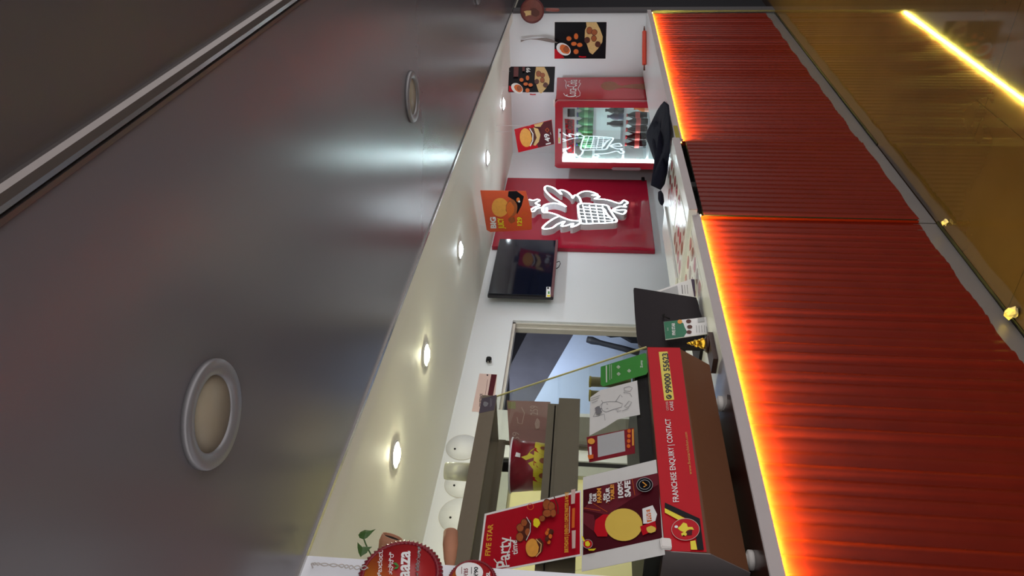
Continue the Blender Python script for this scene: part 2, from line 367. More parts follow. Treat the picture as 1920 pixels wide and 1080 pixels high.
# ------------------------------------------------------------------ bottle cooler
K = thing('drinks_cooler', (6.8, 2.685, 0), 'tall red glass-door drinks cooler with bottles inside', 'fridge')
FXF, FXB, FY0, FY1, FZ = 6.47, 7.13, 2.36, 3.01, 1.955
m = MB(); t = 0.04
m.box(FXF+0.045, FXB, FY0, FY0+t, 0.0, FZ); m.box(FXF+0.045, FXB, FY1-t, FY1, 0.0, FZ); m.box(FXB-t, FXB, FY0+t, FY1-t, 0.0, FZ)
m.box(FXF+0.045, FXB, FY0, FY1, FZ-0.06, FZ); m.box(FXF+0.045, FXB-t, FY0+t, FY1-t, 0.0, 0.25)
m.build('cabinet', REDM, K, bev=0.004)
LIN = mat('cooler_liner', (225, 232, 232), 0.35)
m = MB(); m.box(FXF+0.05, FXB-t-0.002, FY0+t+0.001, FY0+t+0.006, 0.25, FZ-0.06); m.box(FXF+0.05, FXB-t-0.002, FY1-t-0.006, FY1-t-0.001, 0.25, FZ-0.06)
m.box(FXB-t-0.012, FXB-t-0.002, FY0+t, FY1-t, 0.25, FZ-0.06); m.build('liner', LIN, K)
# door frame (rounded corners)
def rrect(y0, y1, z0, z1, r, n=6):
    pts = []
    for cy_, cz_, a0 in ((y1-r, z1-r, 0), (y0+r, z1-r, 90), (y0+r, z0+r, 180), (y1-r, z0+r, 270)):
        for k in range(n+1):
            a = math.radians(a0+90*k/n); pts.append((cy_+r*math.cos(a), cz_+r*math.sin(a)))
    return pts
def frame(x0, x1, out, inn):
    mb = MB(); n = len(out); vs = []
    for x in (x0, x1):
        vs += [(x, a, bq) for a, bq in out]+[(x, a, bq) for a, bq in inn]
    fs = []
    for i in range(n):
        j = (i+1) % n
        fs += [[i, j, n+j, n+i], [2*n+i, 3*n+i, 3*n+j, 2*n+j], [i, 2*n+i, 2*n+j, j], [n+i, n+j, 3*n+j, 3*n+i]]
    return mb.add(vs, fs)
O = rrect(FY0, FY1, 0.1, FZ, 0.035); I = rrect(FY0+0.052, FY1-0.062, 0.2, FZ-0.068, 0.004)
D = frame(FXF, FXF+0.036, O, I).build('door', mat('cooler_red', (176, 32, 50), 0.3), K)
MB().box(FXF+0.016, FXF+0.020, FY0+0.05, FY1-0.06, 0.2, FZ-0.068).build('glass', CPANE, D)
MB().bbox(FXF-0.03, FXF-0.002, FY1-0.022, FY1+0.004, 1.15, 1.42, 0.008).build('handle', mat('grey_handle', (150, 120, 126), 0.4), D)
frame(FXF+0.036, FXF+0.044, rrect(FY0-0.002, FY1, 0.1, FZ+0.002, 0.035), rrect(FY0+0.05, FY1-0.06, 0.2, FZ-0.07, 0.004)).build('door_seal', mat('seal_grey', (200, 196, 190), 0.5), K)
MB().bbox(FXF+0.02, FXF+0.05, FY0-0.01, FY0+0.06, FZ+0.002, FZ+0.018, 0.003).build('hinge', WP, K)
MB().box(FXF+0.05, FXF+0.06, FY1-0.075, FY1-0.066, 0.26, FZ-0.075).build('lamp_tube', glow('cooler_lamp', (0.78, 0.97, 1.0), 70), K)
a = Art((FXF-0.0005, 0, 0), (-1, 0, 0), 0.0006, Zm(1040, 130, 5.4))
a.card([(36, 600), (62, 600), (62, 750), (36, 750)], PWH); a.ell((56, 640), 7, 10, PDRK); a.poly([(40, 690), (50, 690), (50, 740), (40, 740)], PYEL)
a.build('sticker', K)
for nm, z in (('shelf', 1.607), ('shelf', 1.33), ('shelf', 1.105), ('shelf', 0.8), ('shelf', 0.5)):
    m = MB(); m.box(FXF+0.06, FXF+0.068, FY0+0.05, FY1-0.05, z-0.022, z)
    for i in range(22):
        y = FY0+0.06+i*0.0245; m.box(FXF+0.06, FXB-0.06, y, y+0.003, z-0.004, z)
    m.build('shelf', mat('shelf_wire', (214, 222, 226), 0.35), K)
# header strip inside with the drink name
a = Art((FXF+0.075, 0, 0), (-1, 0, 0), 0.004, Zm(1040, 130, 5.4))
a.card([(84, 395), (205, 395), (205, 900), (84, 900)], PWH); a.poly([(100, 500), (200, 508), (196, 852), (128, 852)], PRED)
CWH = mat('script_white', (240, 240, 240), 0.4)
a.text('Coca-Cola', (190, 850), (178, 510), (118, 850), mat('script_black', (60, 12, 20), 0.4), 0.02); a.poly([(130, 398), (204, 398), (204, 480), (130, 480)], PDRK)
a.build('header_sign', K)
# side print
a = Art((0, FY0-0.0005, 0), (0, -1, 0), 0.0005, Zm(1040, 130, 5.4))
a.card([(24, 84), (915, 76), (940, 300), (14, 305)], REDM)
GB = mat('bottle_print', (142, 84, 52), 0.4, var=0.3, scale=30)
a.ell((555, 168), 88, 46, GB, 18); a.poly([(600, 150), (690, 168), (690, 186), (600, 200)], GB); a.poly([(680, 166), (780, 152), (780, 192), (680, 188)], GB); a.poly([(775, 152), (926, 146), (928, 206), (775, 194)], GB)
a.text('Coca-Cola', (215, 283), (228, 108), (112, 283), CWH, 0.0)
a.line([(90, 245), (108, 270), (150, 278), (210, 270)], 6, CWH); a.line([(255, 110), (245, 135), (262, 145), (235, 200), (258, 240), (255, 270), (215, 284)], 5, CWH)
a.line([(100, 110), (118, 130), (112, 170), (120, 200)], 5, CWH)
a.build('side_print', K)

def bottle(x, y, z, h, r, body, cap, lab, liquid, label, grp, sid=0):
    t = thing('drink_bottle', (x, y, z), label, 'bottle', grp)
    MB().lathe([(r*0.85, 0), (r, 0.01), (r*0.96, h*0.3), (r, h*0.55), (r*0.9, h*0.66), (r*0.42, h*0.84), (r*0.38, h*0.92)], (x, y, z), seg=16).build('body', body, t)
    MB().lathe([(r*0.46, h*0.91), (r*0.46, h)], (x, y, z), seg=14).build('cap', cap, t)
    MB().lathe([(r*1.01, h*0.33), (r*1.03, h*0.34), (r*1.03, h*0.54), (r*1.01, h*0.55)], (x, y, z), seg=16).build('wrap', lab, t)
GRB = mat('green_bottle', (40, 165, 92), 0.12, trans=0.35, var=0.2); BLB = mat('blue_cap', (40, 60, 150), 0.4); GLB = mat('green_wrap', (120, 200, 130), 0.4)
COLA = mat('cola_bottle', (26, 14, 14), 0.12); RCAP = mat('red_cap', (196, 40, 40), 0.4); RWR = mat('red_wrap', (214, 90, 84), 0.4)
ORB = mat('orange_bottle', (230, 120, 40), 0.15, trans=0.2)
n = 0
for y in (2.455, 2.53, 2.605, 2.68, 2.755, 2.83):
    for xx in (6.62, 6.78):
        bottle(xx, y, 1.607, 0.155, 0.034, GRB, BLB, GLB, None, 'small green soda bottle on the top cooler shelf' if xx == 6.62 else 'small green soda bottle in the back row of the top cooler shelf', 'green bottles on the top cooler shelf' if xx == 6.62 else 'green bottles in the back row')
for y in (2.60, 2.675, 2.75, 2.825):
    for xx in (6.62, 6.78):
        bottle(xx, y, 1.105, 0.2, 0.034, COLA, RCAP, RWR, None, 'dark cola bottle with red wrap low in the cooler, front row' if xx == 6.62 else 'dark cola bottle behind the front cola row in the cooler', 'cola bottles in the front row' if xx == 6.62 else 'cola bottles in the back row')
bottle(6.62, 2.47, 1.03, 0.21, 0.034, ORB, ORB, mat('peach_wrap', (235, 170, 150), 0.4), None, 'orange drink bottle standing right of the cola bottles', None)
for i, (y, mt) in enumerate(((2.50, PDRK), (2.56, PPUR), (2.63, COLA))):
    bottle(6.64, y, 1.33, 0.15 if i else 0.17, 0.03, COLA if i != 1 else mat('navy_can', (44, 48, 80), 0.3), mt, mt, None, ('dark bottle at the right end of the middle cooler shelf', 'navy bottle on the middle cooler shelf', 'dark bottle left of the navy one on the middle cooler shelf')[i], None)

# ------------------------------------------------------------------ red board with neon rooster emblem
RB = thing('red_sign_board', (5.87, 3.16, 1.08), 'large glossy red board with glowing white rooster emblem', 'sign')
MB().bbox(5.224, 6.524, 3.145, 3.178, 1.083, 2.415, 0.002).build('board', mat('gloss_red_board', (158, 26, 50), 0.06, var=0.05, scale=2, bump=0.0006, bscale=12), RB)
z3 = Zm(980, 330, 6.75)
NE = glow('neon_white', (0.80, 0.93, 1.0), 8.5); NS = mat('neon_side', (215, 222, 226), 0.4)
NY = 3.085
def neon(strokes, w):
    mb = MB()
    for pts in strokes:
        P = [atY(*z3(*p), NY) for p in pts]
        # smooth the stroke
        Q = []
        for i in range(len(P)-1):
            p0, p1, p2, p3 = P[max(i-1, 0)], P[i], P[i+1], P[min(i+2, len(P)-1)]
            for k in range(4):
                t = k/4; Q.append(0.5*((2*p1)+(p2-p0)*t+(2*p0-5*p1+4*p2-p3)*t*t+(3*p1-p0-3*p2+p3)*t**3))
        Q.append(P[-1]); n = len(Q); L = []; R = []
        for i, q in enumerate(Q):
            d = (Q[min(i+1, n-1)]-Q[max(i-1, 0)]); d.y = 0; d.normalize(); s_ = Vector((d.z, 0, -d.x))*w/2; L.append(q+s_); R.append(q-s_)
        D = Vector((0, 0.058, 0)); V = L+R+[v+D for v in L]+[v+D for v in R]
        mb.add(V, [[i, i+1, n+i+1, n+i] for i in range(n-1)], 0)
        k = len(mb.v)-len(V)
        for i in range(n-1):
            for A_, B_ in ((0, 2*n), (n, 3*n)):
                mb.f.append([k+A_+i, k+A_+i+1, k+B_+i+1, k+B_+i]); mb.m.append(1); mb.sm.append(False)
        for i in (0, n-1): mb.f.append([k+i, k+n+i, k+3*n+i, k+2*n+i]); mb.m.append(1); mb.sm.append(False)
    return mb
st = [[(80, 295), (130, 308), (185, 295), (212, 310), (165, 345), (215, 372), (150, 395), (95, 435), (135, 450), (180, 410), (240, 402)],
      [(550, 388), (470, 330), (400, 290), (330, 235), (280, 170), (290, 132), (330, 128), (390, 150), (450, 195), (492, 232), (462, 182), (510, 178), (570, 205), (618, 250), (632, 280), (665, 240), (715, 270), (738, 335), (705, 355)],
      [(550, 388), (490, 362), (420, 345), (345, 348), (275, 368), (248, 410), (262, 458), (330, 462), (420, 485), (520, 530), (620, 560), (735, 568)],
      [(480, 505), (410, 530), (340, 572), (280, 620), (252, 662), (310, 668), (380, 652), (440, 610), (530, 575), (490, 632), (560, 625), (640, 600), (615, 645), (690, 620), (742, 585)],
      [(680, 245), (740, 205), (820, 190), (900, 210), (950, 238), (875, 240), (975, 258), (910, 288), (1010, 292), (1100, 308), (1180, 335), (1240, 345), (1280, 308), (1330, 338), (1285, 368), (1310, 392), (1235, 385), (1140, 425), (1220, 432), (1305, 432), (1275, 480), (1190, 462), (1130, 430)],
      [(700, 365), (760, 345), (900, 355), (1060, 370), (1100, 420), (1150, 500), (1190, 572), (1100, 590), (950, 597), (750, 600), (730, 560), (708, 470), (700, 368)],
      [(780, 390), (900, 398), (1020, 410), (1060, 470), (1110, 530), (1150, 548)]]
neon(st, 0.0175).build('neon_outline', [NE, NS], RB)
gr = []
for k in range(1, 5): gr.append([(705+k*84-30, 362+k*3), (735+k*78, 597)])
for k in range(1, 5): gr.append([(700+k*8, 372+k*42), (1030+k*28, 412+k*38)])
neon(gr, 0.009).build('neon_lattice', [NE, NS], RB)
MB().lathe([(0.0001, 0), (0.011, 0), (0.011, 0.058)], atY(*z3(305, 405), NY), (0, 1, 0), 14).build('neon_eye', NE, RB)
MB().bbox(6.50, 6.56, 3.13, 3.175, 1.10, 1.13, 0.003).build('corner_clip', BLACK, RB)

# ------------------------------------------------------------------ television
T = thing('television', (4.83, 3.1, 1.87), 'wall-mounted black flat television with energy sticker', 'television')
MB().bbox(4.435, 5.245, 3.085, 3.115, 1.868, 2.352, 0.004).build('casing', mat('tv_bezel', (30, 28, 32), 0.3), T)
MB().bbox(4.445, 5.235, 3.078, 3.087, 1.890, 2.345, 0.001).build('screen', mat('tv_screen', (10, 16, 34), 0.06, spec=0.8), T)
MB().bbox(4.435, 5.245, 3.076, 3.088, 1.868, 1.888, 0.002).build('lower_bezel', mat('tv_brown', (110, 70, 74), 0.35), T)
MB().box(4.6, 5.1, 3.115, 3.178, 1.95, 2.2).build('wall_mount', BLACK, T)
a = Art((0, 3.0775, 0), (0, -1, 0), 0.0005, Zm(880, 320, 4.153))
a.card([(600, 905), (632, 905), (632, 985), (597, 985)], PWH); a.poly([(612, 940), (625, 940), (625, 960), (612, 960)], PGRN); a.poly([(605, 968), (630, 968), (630, 982), (605, 982)], PYEL); a.poly([(606, 908), (620, 908), (620, 922), (606, 922)], PDRK)
a.build('energy_sticker', T)
m = MB(); m.tube([(4.95, 3.11, 1.87), (4.95, 3.10, 1.845), (4.93, 3.11, 1.838), (4.91, 3.13, 1.85), (4.92, 3.15, 1.868)], 0.003, 6); m.build('cable', BLACK, T)

# ------------------------------------------------------------------ food posters
def nuggets(a, L, m=PBRN, m2=PDBR):
    for (c0, rx, ry, k) in L:
        a.ell(c0, rx*1.06, ry*1.06, m2, 12, jit=0.05); a.ell(c0, rx*0.92, ry*0.92, m if k else m2, 12, jit=0.06)
def board(a, off=(0, 0), s=1.0):
    F = lambda q: (off[0]+q[0]*s, off[1]+q[1]*s)
    a.poly([F(q) for q in ((955, 200), (1048, 200), (1080, 260), (1105, 330), (1100, 380), (1060, 440), (1012, 490), (985, 470), (962, 400), (942, 340), (945, 270), (960, 240))], PTAN)
    nuggets(a, [(F((985, 275)), 27*s, 32*s, 1), (F((1028, 290)), 27*s, 26*s, 1), (F((965, 360)), 24*s, 28*s, 0), (F((1025, 345)), 24*s, 28*s, 1), (F((1060, 398)), 25*s, 26*s, 0)])
    nuggets(a, [(F((800, 345)), 24*s, 22*s, 1), (F((865, 325)), 20*s, 28*s, 1), (F((845, 392)), 26*s, 19*s, 1), (F((898, 402)), 26*s, 20*s, 1), (F((865, 462)), 24*s, 24*s, 1)], PORG)
    a.ell(F((752, 440)), 70*s, 50*s, PWH, 22, rot=0.6); a.ell(F((765, 440)), 52*s, 36*s, PORG, 18, rot=0.6, jit=0.06); nuggets(a, [(F((775, 440)), 22*s, 26*s, 1)])
    a.line([F((890, 505)), F((920, 510)), F((955, 508))], 12*s, PRED)
a = Art((XE-0.004, 0, 0), (-1, 0, 0), 0.003, Zm(900, 0, 4.8))
a.card([(668, 190), (1145, 193), (1135, 533), (665, 533)], PWH); a.poly([(672, 198), (1140, 198), (1130, 528), (670, 528)], PDRK)
a.poly([(670, 440), (700, 450), (760, 520), (700, 528), (670, 528)], PRED); board(a)
tag(a.build('food_poster'), 'dark nugget poster with white border flat on the end wall', 'poster')
# hanging poster 99
P2a, P2b = atZ(958, 124.4, 2.36), atZ(952, 172.4, 2.36)
def hang(p, q):     # plane normal facing the customers
    d = (p-q); n_ = Vector((d.y, -d.x, 0)).normalized()
    return n_ if n_.dot(CAM-p) > 0 else -n_
z1 = Zm(900, 0, 4.8)
a = Art(P2a, hang(P2a, P2b), 0.003, z1)
a.card([(280, 599), (676, 600), (665, 828), (256, 828), (252, 815), (262, 612)], PDRK)
a.poly([(262, 770), (300, 790), (330, 824), (258, 824)], PRED)
board(a, (-290, 437), 0.83)
a.text('99', (452, 662), (452, 620), (416, 662), PWH, 0.02)
a.poly([(305, 612), (348, 612), (345, 700), (303, 700)], mat('print_dull_red', (96, 34, 34), 0.4)); a.poly([(382, 612), (404, 612), (404, 650), (382, 650)], mat('print_dull_red', (96, 34, 34), 0.4))
o = a.build('hanging_poster'); tag(o, 'dark hanging nugget poster marked 99 nearest the end wall', 'poster', 'posters hung from the shop ceiling')
def threads(name, par, tops):
    for p in tops: MB().tube([p, Vector((p.x, p.y, ZI))], 0.0008, 5).build(name, PWH, par)
threads('thread', o, [P2a.lerp(P2b, 0.2), P2a.lerp(P2b, 0.8)])
# hanging burger poster 149 (tilted)
zq = Zm(940, 110, 5.4)
a = Art((6.2, 0, 0), (-1, -0.12, 0), 0.003, zq)
a.card([(131, 715), (510, 617), (535, 865), (172, 950)], PRED); 
a.poly([(330, 668), (508, 622), (533, 862), (372, 900), (352, 830), (395, 760), (395, 700)], mat('print_wine', (84, 22, 34), 0.35))
a.poly([(330, 668), (430, 640), (395, 690), (340, 690)], PTAN)
a.ell((250, 800), 62, 96, PGOLD, 26, rot=-0.15, jit=0.02)
a.poly([(285, 705), (330, 700), (362, 760), (358, 830), (330, 885), (295, 860), (318, 790)], PDBR)
a.poly([(325, 695), (372, 708), (396, 770), (380, 840), (345, 880), (322, 876), (358, 800)], PTAN); a.line([(286, 705), (320, 760), (318, 830), (292, 885)], 9, PWH)
a.text('149', (500, 860), (478, 752), (452, 872), PWH, 0.03)
a.ring((465, 722), 18, 22, 5, PORG, 4); a.line([(495, 745), (503, 768)], 5, PWH)
o = a.build('hanging_poster'); tag(o, 'tilted hanging burger poster marked 149 above the drinks cooler', 'poster', 'posters hung from the shop ceiling')
threads('thread', o, [a.P(140, 740), a.P(300, 680)])
# hanging BIG JUICY poster
P4a, P4b = atZ(900, 357, 2.385), atZ(912, 433, 2.385)
a = Art(P4a, hang(P4a, P4b), 0.003, Zm(880, 320, 4.153))
POR = mat('print_orange_red', (214, 84, 46), 0.35, var=0.2, scale=6)
a.card([(85, 155), (440, 160), (486, 330), (486, 455), (470, 462), (165, 478), (135, 462), (88, 175)], POR)
a.poly([(305, 160), (368, 158), (425, 200), (408, 270), (372, 340), (345, 230), (300, 200)], PDRK)
a.ell((240, 285), 66, 74, PGOLD, 26, jit=0.01); a.ell((330, 290), 46, 66, PBRN, 22, jit=0.06); a.ell((318, 300), 30, 55, PORG, 18, jit=0.1)
a.ell((380, 225), 14, 18, PORG, 12); a.ell((388, 238), 8, 9, PWH, 8)
a.text('BIG', (208, 447), (203, 358), (166, 447), PWH, 0.045)
a.text('JUICY', (272, 448), (262, 366), (228, 448), PYEL, 0.035)
a.text('129', (408, 425), (408, 358), (372, 425), PYEL, 0.04); a.ring((430, 333), 24, 16, 4, PORG, 4)
a.ell((330, 380), 26, 26, PBRN, 14, jit=0.12)
o = a.build('hanging_poster'); tag(o, 'orange hanging poster reading BIG JUICY in front of the red board', 'poster', 'posters hung from the shop ceiling')
threads('thread', o, [P4a.lerp(P4b, 0.15), P4a.lerp(P4b, 0.85)])

# ------------------------------------------------------------------ heated display cabinet on the counter
XL, XR = 1.31, 2.20
W = thing('display_cabinet', (1.75, 2.0, ZT), 'glass-fronted heated food cabinet with a red contact banner', 'display cabinet')
prf = [(1.747, 1.414), (1.747, 1.29), (1.817, 1.176), (2.28, 1.176), (2.28, 1.414)]
MB().prism([(XL, y, z) for y, z in prf], (XR-XL, 0, 0)).build('base', mat('brown_base_steel', (104, 68, 48), 0.4, var=0.06, scale=60, spec=0.2), W, bev=0.002)
GREYM = mat('grey_side_metal', (120, 112, 112), 0.4, 0.3)
MB().prism([(XL-0.004, y, z) for y, z in [(1.745, 1.416), (1.745, 1.29), (1.815, 1.174), (2.28, 1.174), (2.28, 1.416)]], (0.003, 0, 0)).build('end_plate', GREYM, W)
# glass plane
G0 = Vector((0, 1.744, 1.416)); GU = Vector((0, 0.280, 0.573)).normalized(); GN = Vector((0, -GU.z, GU.y))
gl = 0.638
def slab(o_, th, x0, x1, l0, l1):
    A = [Vector((x0, 0, 0))+o_+GU*l0, Vector((x1, 0, 0))+o_+GU*l0, Vector((x1, 0, 0))+o_+GU*l1, Vector((x0, 0, 0))+o_+GU*l1]
    return MB().prism(A, -GN*th)
slab(G0, 0.005, XL, XR, 0, gl).build('front_glass', PANE, W)
EDG = mat('edge_highlight', (226, 218, 150), 0.3)  # pale yellow paints the highlight along the glass edge
slab(G0+GN*0.0005, 0.006, XR, XR+0.004, 0, gl).build('glass_edge', EDG, W, label='glass edge with a painted pale yellow highlight')
m = MB(); m.prism([(XR-0.004, 1.75, 1.416), (XR-0.004, 2.28, 1.416), (XR-0.004, 2.28, 2.0), (XR-0.004, 2.03, 2.0)], (0.003, 0, 0)); m.build('side_glass', PANE, W)
m = MB(); m.prism([(XL+0.001, 1.75, 1.416), (XL+0.001, 2.28, 1.416), (XL+0.001, 2.28, 2.0), (XL+0.001, 2.03, 2.0)], (0.003, 0, 0)); m.build('side_glass', PANE, W)
m = MB(); m.box(XL, XR, 2.022, 2.034, 1.988, 2.046); m.box(XL, XR, 2.034, 2.28, 2.036, 2.046); m.box(XL, XR, 2.268, 2.28, 1.96, 2.036)
m.box(XL, XL+0.012, 2.034, 2.268, 1.99, 2.036); m.box(XR-0.012, XR, 2.034, 2.268, 1.99, 2.036); m.build('header', BRN, W)
for x in (XL+0.006, XR-0.018): MB().box(x, x+0.012, 2.266, 2.28, 1.414, 1.97).build('rear_post', BRN, W)
# shelf with a brown lip
m = MB(); m.box(XL+0.006, 2.06, 1.93, 2.26, 1.745, 1.750); m.build('shelf', BRN, W)
m = MB(); m.box(XL+0.006, 2.095, 1.922, 1.930, 1.655, 1.735); m.box(XL+0.006, 2.07, 1.930, 1.938, 1.655, 1.775); m.build('shelf_lip', BRN, W)
m = MB()
for x, y in ((2.04, 1.865), (1.385, 1.865), (2.04, 2.22), (1.385, 2.22)):
    f_ = MB().lathe([(0.026, 0), (0.028, 0.003), (0.028, 0.016), (0.022, 0.018), (0.016, 0.022), (0.016, 0.0315)], (x, y, ZT), seg=36, rfun=lambda t, h: 1+0.03*math.cos(18*t))
    f_.build('foot', WP, W)
MB().bbox(XL-0.002, XL+0.03, 1.728, 1.744, 1.395, 1.425, 0.003).build('glass_clip', WP, W)
# banner
z6 = Zm(1180, 640, 4.5); z8 = Zm(1180, 850, 4.697)
a = Art((0, 1.7455, 0), (0, -1, 0), 0.001)
a.card([(1214, 651), (1275, 652), (1325, 1035), (1247, 1033)], PRED)
a.poly([z6(248, 90), z6(322, 86), z6(378, 492), z6(296, 500)], mat('banner_yellow', (222, 206, 82), 0.4))
a.text('99000 55623', z6(358, 436), z6(324, 100), z6(304, 440), mat('banner_black', (16, 14, 12), 0.4), 0.035)
a.ell(z6(334, 470), 5.5, 4.2, mat('banner_black', (16, 14, 12), 0.4)); a.line([z6(322, 462), z6(328, 474), z6(342, 478)], 1.2, PYEL)
a.text('CARE', z6(374, 588), z6(366, 508), z6(346, 590), PWH); a.text('CUSTOMER', z6(332, 586), z6(326, 510), z6(312, 588), PPINK)
a.text('FRANCHISE ENQUIRY | CONTACT', z8(436, 432), (1256.5, 786), z8(384, 436), PWH, 0.008)
a.text('www.fivestarchicken.com', z8(550, 192), z6(486, 772), z8(524, 192), mat('banner_gold', (206, 150, 70), 0.4))
a.poly([z8(312, 440), z8(620, 582), z8(655, 857), z8(596, 857), z8(578, 612), z8(312, 490)], PDRK)
a.poly([z8(310, 490), z8(490, 580), z8(430, 594), z8(312, 530)], PYEL); a.poly([z8(535, 782), z8(580, 775), z8(597, 857), z8(541, 857)], PYEL)
def emblem(a, F, s=1.0):
    a.ell(F(0, 0), 122*s, 96*s, PRED, 30); a.ring(F(0, 0), 122*s, 96*s, 4*s, PPINK, 30)
    a.poly([F(-70, -10), F(-45, -30), F(-20, -60), F(10, -50), F(20, -20), F(60, -20), F(75, 5), F(40, 0), F(15, 10), F(0, 30), F(-30, 20), F(-50, 10)], PYEL)
    a.poly([F(-40, 40), F(-15, 25), F(20, 40), F(0, 60), F(-20, 50), F(-30, 62)], PYEL); a.poly([F(5, 20), F(60, 5), F(55, 50), F(15, 55)], PMAR)
    a.ell(F(-82, -20), 16*s, 12*s, PWH, 10)
def FF(ox, oy, sx): return lambda p, q: (ox+p*sx, oy+q*sx)
e0 = z8(493, 680); emblem(a, FF(e0[0], e0[1], 1/4.697), 1/4.697)
a.build('contact_banner', W)
a = Art((0, 2.0215, 0), (0, -1, 0), 0.001, Zm(820, 730, 5.4))
a.card([(450, 92), (600, 55), (576, 210), (420, 242)], mat('plate_violet', (58, 46, 60), 0.35)); a.ell((487, 150), 26, 26, PENC, 14, jit=0.2); a.line([(540, 90), (536, 180)], 4, PENC); a.line([(552, 100), (548, 170)], 3, PENC)
a.build('maker_plate', W)
# ---- papers stuck on the glass
z7 = Zm(880, 800, 3.857); z5 = Zm(880, 620, 4.8)
GP = G0+GN*0.003
a = Art(GP, GN, 0.001, z7)
a.card([(110, 630), (808, 458), (808, 932), (240, 1040), (55, 1075)], PWH); a.poly([(124, 642), (800, 475), (800, 922), (236, 1028), (70, 1060)], mat('party_red', (172, 16, 36), 0.4, spec=0.15))
a.text('FIVE STAR', (150, 935), (172, 706), (112, 935), mat('party_yellow', (222, 160, 50), 0.4), 0.03)
a.text('Party', (290, 1015), (298, 795), (195, 1025), PWH, 0.01); a.text('time', (352, 925), (345, 822), (312, 930), PWH, 0.015)
a.line([(180, 960), (200, 985), (240, 990), (275, 1020), (262, 960), (300, 870), (300, 800)], 7, PWH)
a.poly([(345, 745), (395, 665), (452, 680), (450, 760), (415, 835), (375, 800)], PDBR); nuggets(a, [((372, 735), 28, 30, 1), ((400, 700), 24, 28, 1), ((370, 805), 28, 34, 1), ((428, 770), 20, 30, 1)]); a.line([(420, 662), (448, 710), (446, 770), (418, 830)], 4, PWH)
a.ell((462, 885), 48, 66, PGOLD, 22, jit=0.02); a.poly([(488, 825), (520, 815), (545, 850), (535, 910), (500, 940), (510, 880)], PDBR); a.line([(490, 822), (528, 860), (522, 915), (490, 950)], 7, PTAN)
for k in range(9): nuggets(a, [((545+random.uniform(0, 70), 760+random.uniform(0, 100)), 14, 18, k % 2)], PORG)
nuggets(a, [((575, 585), 30, 40, 1), ((610, 600), 26, 34, 1), ((580, 650), 34, 28, 1), ((625, 650), 20, 30, 1), ((545, 690), 22, 22, 1)], PBRN); a.line([(630, 530), (660, 600), (660, 660)], 8, PDBR)
a.ring((462, 605), 22, 22, 4, PORG, 14); a.ell((505, 725), 26, 34, PYEL, 14, jit=0.2)
a.text('BIRTHDAYS | EVENTS | OFFICE PARTIES & MORE', (736, 938), (736, 502), (708, 940), mat('party_yellow', (222, 160, 50), 0.4), 0.03)
a.poly([(762, 782), (790, 778), (788, 908), (764, 912)], PPINK); a.poly([(757, 486), (788, 480), (783, 585), (757, 590)], PPINK); a.poly([(765, 622), (785, 618), (782, 760), (762, 764)], PORG); a.line([(748, 605), (746, 800)], 5, PPINK)
tag(a.build('party_poster'), 'red Party time menu poster taped to the upper left cabinet glass', 'poster')
GP2 = G0+GN*0.0055
a = Art(GP2, GN, 0.001, z7)
a.card([(822, 366), (1350, 238), (1415, 925), (812, 1048)], PAPER); a.poly([(824, 458), (1365, 335), (1395, 805), (822, 930)], PMAR)
a.poly([(960, 430), (1365, 338), (1368, 420), (1180, 520), (1000, 640), (824, 600)], mat('farm_red', (104, 26, 40), 0.35)); a.poly([(824, 620), (900, 640), (930, 780), (824, 700)], mat('farm_red', (104, 26, 40), 0.35))
for p, q in (((830, 590), (950, 610)), ((900, 560), (1000, 620)), ((1250, 480), (1310, 400)), ((940, 500), (1010, 560)), ((1180, 380), (1200, 500))): a.line([p, q], 3, PORG)
a.poly([(905, 760), (915, 680), (970, 640), (1030, 640), (1000, 800), (930, 800)], PRED); a.ell((1120, 715), 135, 118, mat('farm_yellow', (222, 190, 84), 0.4), 30)
a.poly([(1255, 600), (1330, 575), (1362, 640), (1345, 705), (1262, 708)], PWH); a.poly([(1282, 612), (1312, 605), (1325, 690), (1290, 700)], PORG); a.text('FIVE', (1322, 682), (1312, 616), (1292, 684), PWH, 0.02)
a.poly([(1240, 730), (1350, 690), (1360, 750), (1260, 795)], PRED); a.ell((1320, 752), 34, 26, mat('farm_yellow', (222, 190, 84), 0.4), 12, jit=0.1)
for t_, BL, BR, TL, mm in (('From', (892, 565), (892, 492), (866, 566), PWH), ('OUR', (926, 550), (924, 490), (900, 552), PWH), ('FARM', (962, 560), (958, 455), (932, 562), PGOLD), ('to', (992, 546), (990, 492), (974, 548), PWH),
                           ('YOUR', (1024, 562), (1020, 450), (996, 564), PWH), ('TABLE!', (1056, 542), (1052, 430), (1030, 544), PGOLD), ('100%', (1120, 526), (1114, 408), (1084, 530), PWH), ('SAFE', (1174, 520), (1170, 402), (1132, 524), PWH)):
    a.text(t_, BL, BR, TL, mm, 0.045)
a.ell((1277, 435), 60, 52, PDRK, 28); a.ring((1277, 435), 58, 50, 3, PGREY); a.ring((1277, 435), 40, 34, 3, PGREY); a.line([(1270, 452), (1292, 440), (1262, 416)], 8, PGOLD)
a.ell((868, 865), 34, 32, PRED, 18); a.ring((868, 865), 34, 32, 3, PGREY, 18); a.ell((866, 865), 18, 20, PYEL, 10, jit=0.2); a.poly([(822, 805), (836, 815), (850, 845), (838, 850)], PYEL); a.poly([(870, 905), (930, 900), (915, 915), (880, 915)], PYEL)
tag(a.build('farm_poster'), 'white-edged poster reading From our farm to your table, 100% safe', 'poster')
a = Art(GP, GN, 0.001, z7)
a.card([(848, 76), (1190, 8), (1198, 192), (866, 258)], mat('qr_red', (128, 24, 38), 0.35)); a.poly([(926, 70), (1120, 28), (1128, 178), (930, 222)], PGREY)
for k in range(4): a.ell((1156-k, 32+k*37), 13, 15, PORG, 12)
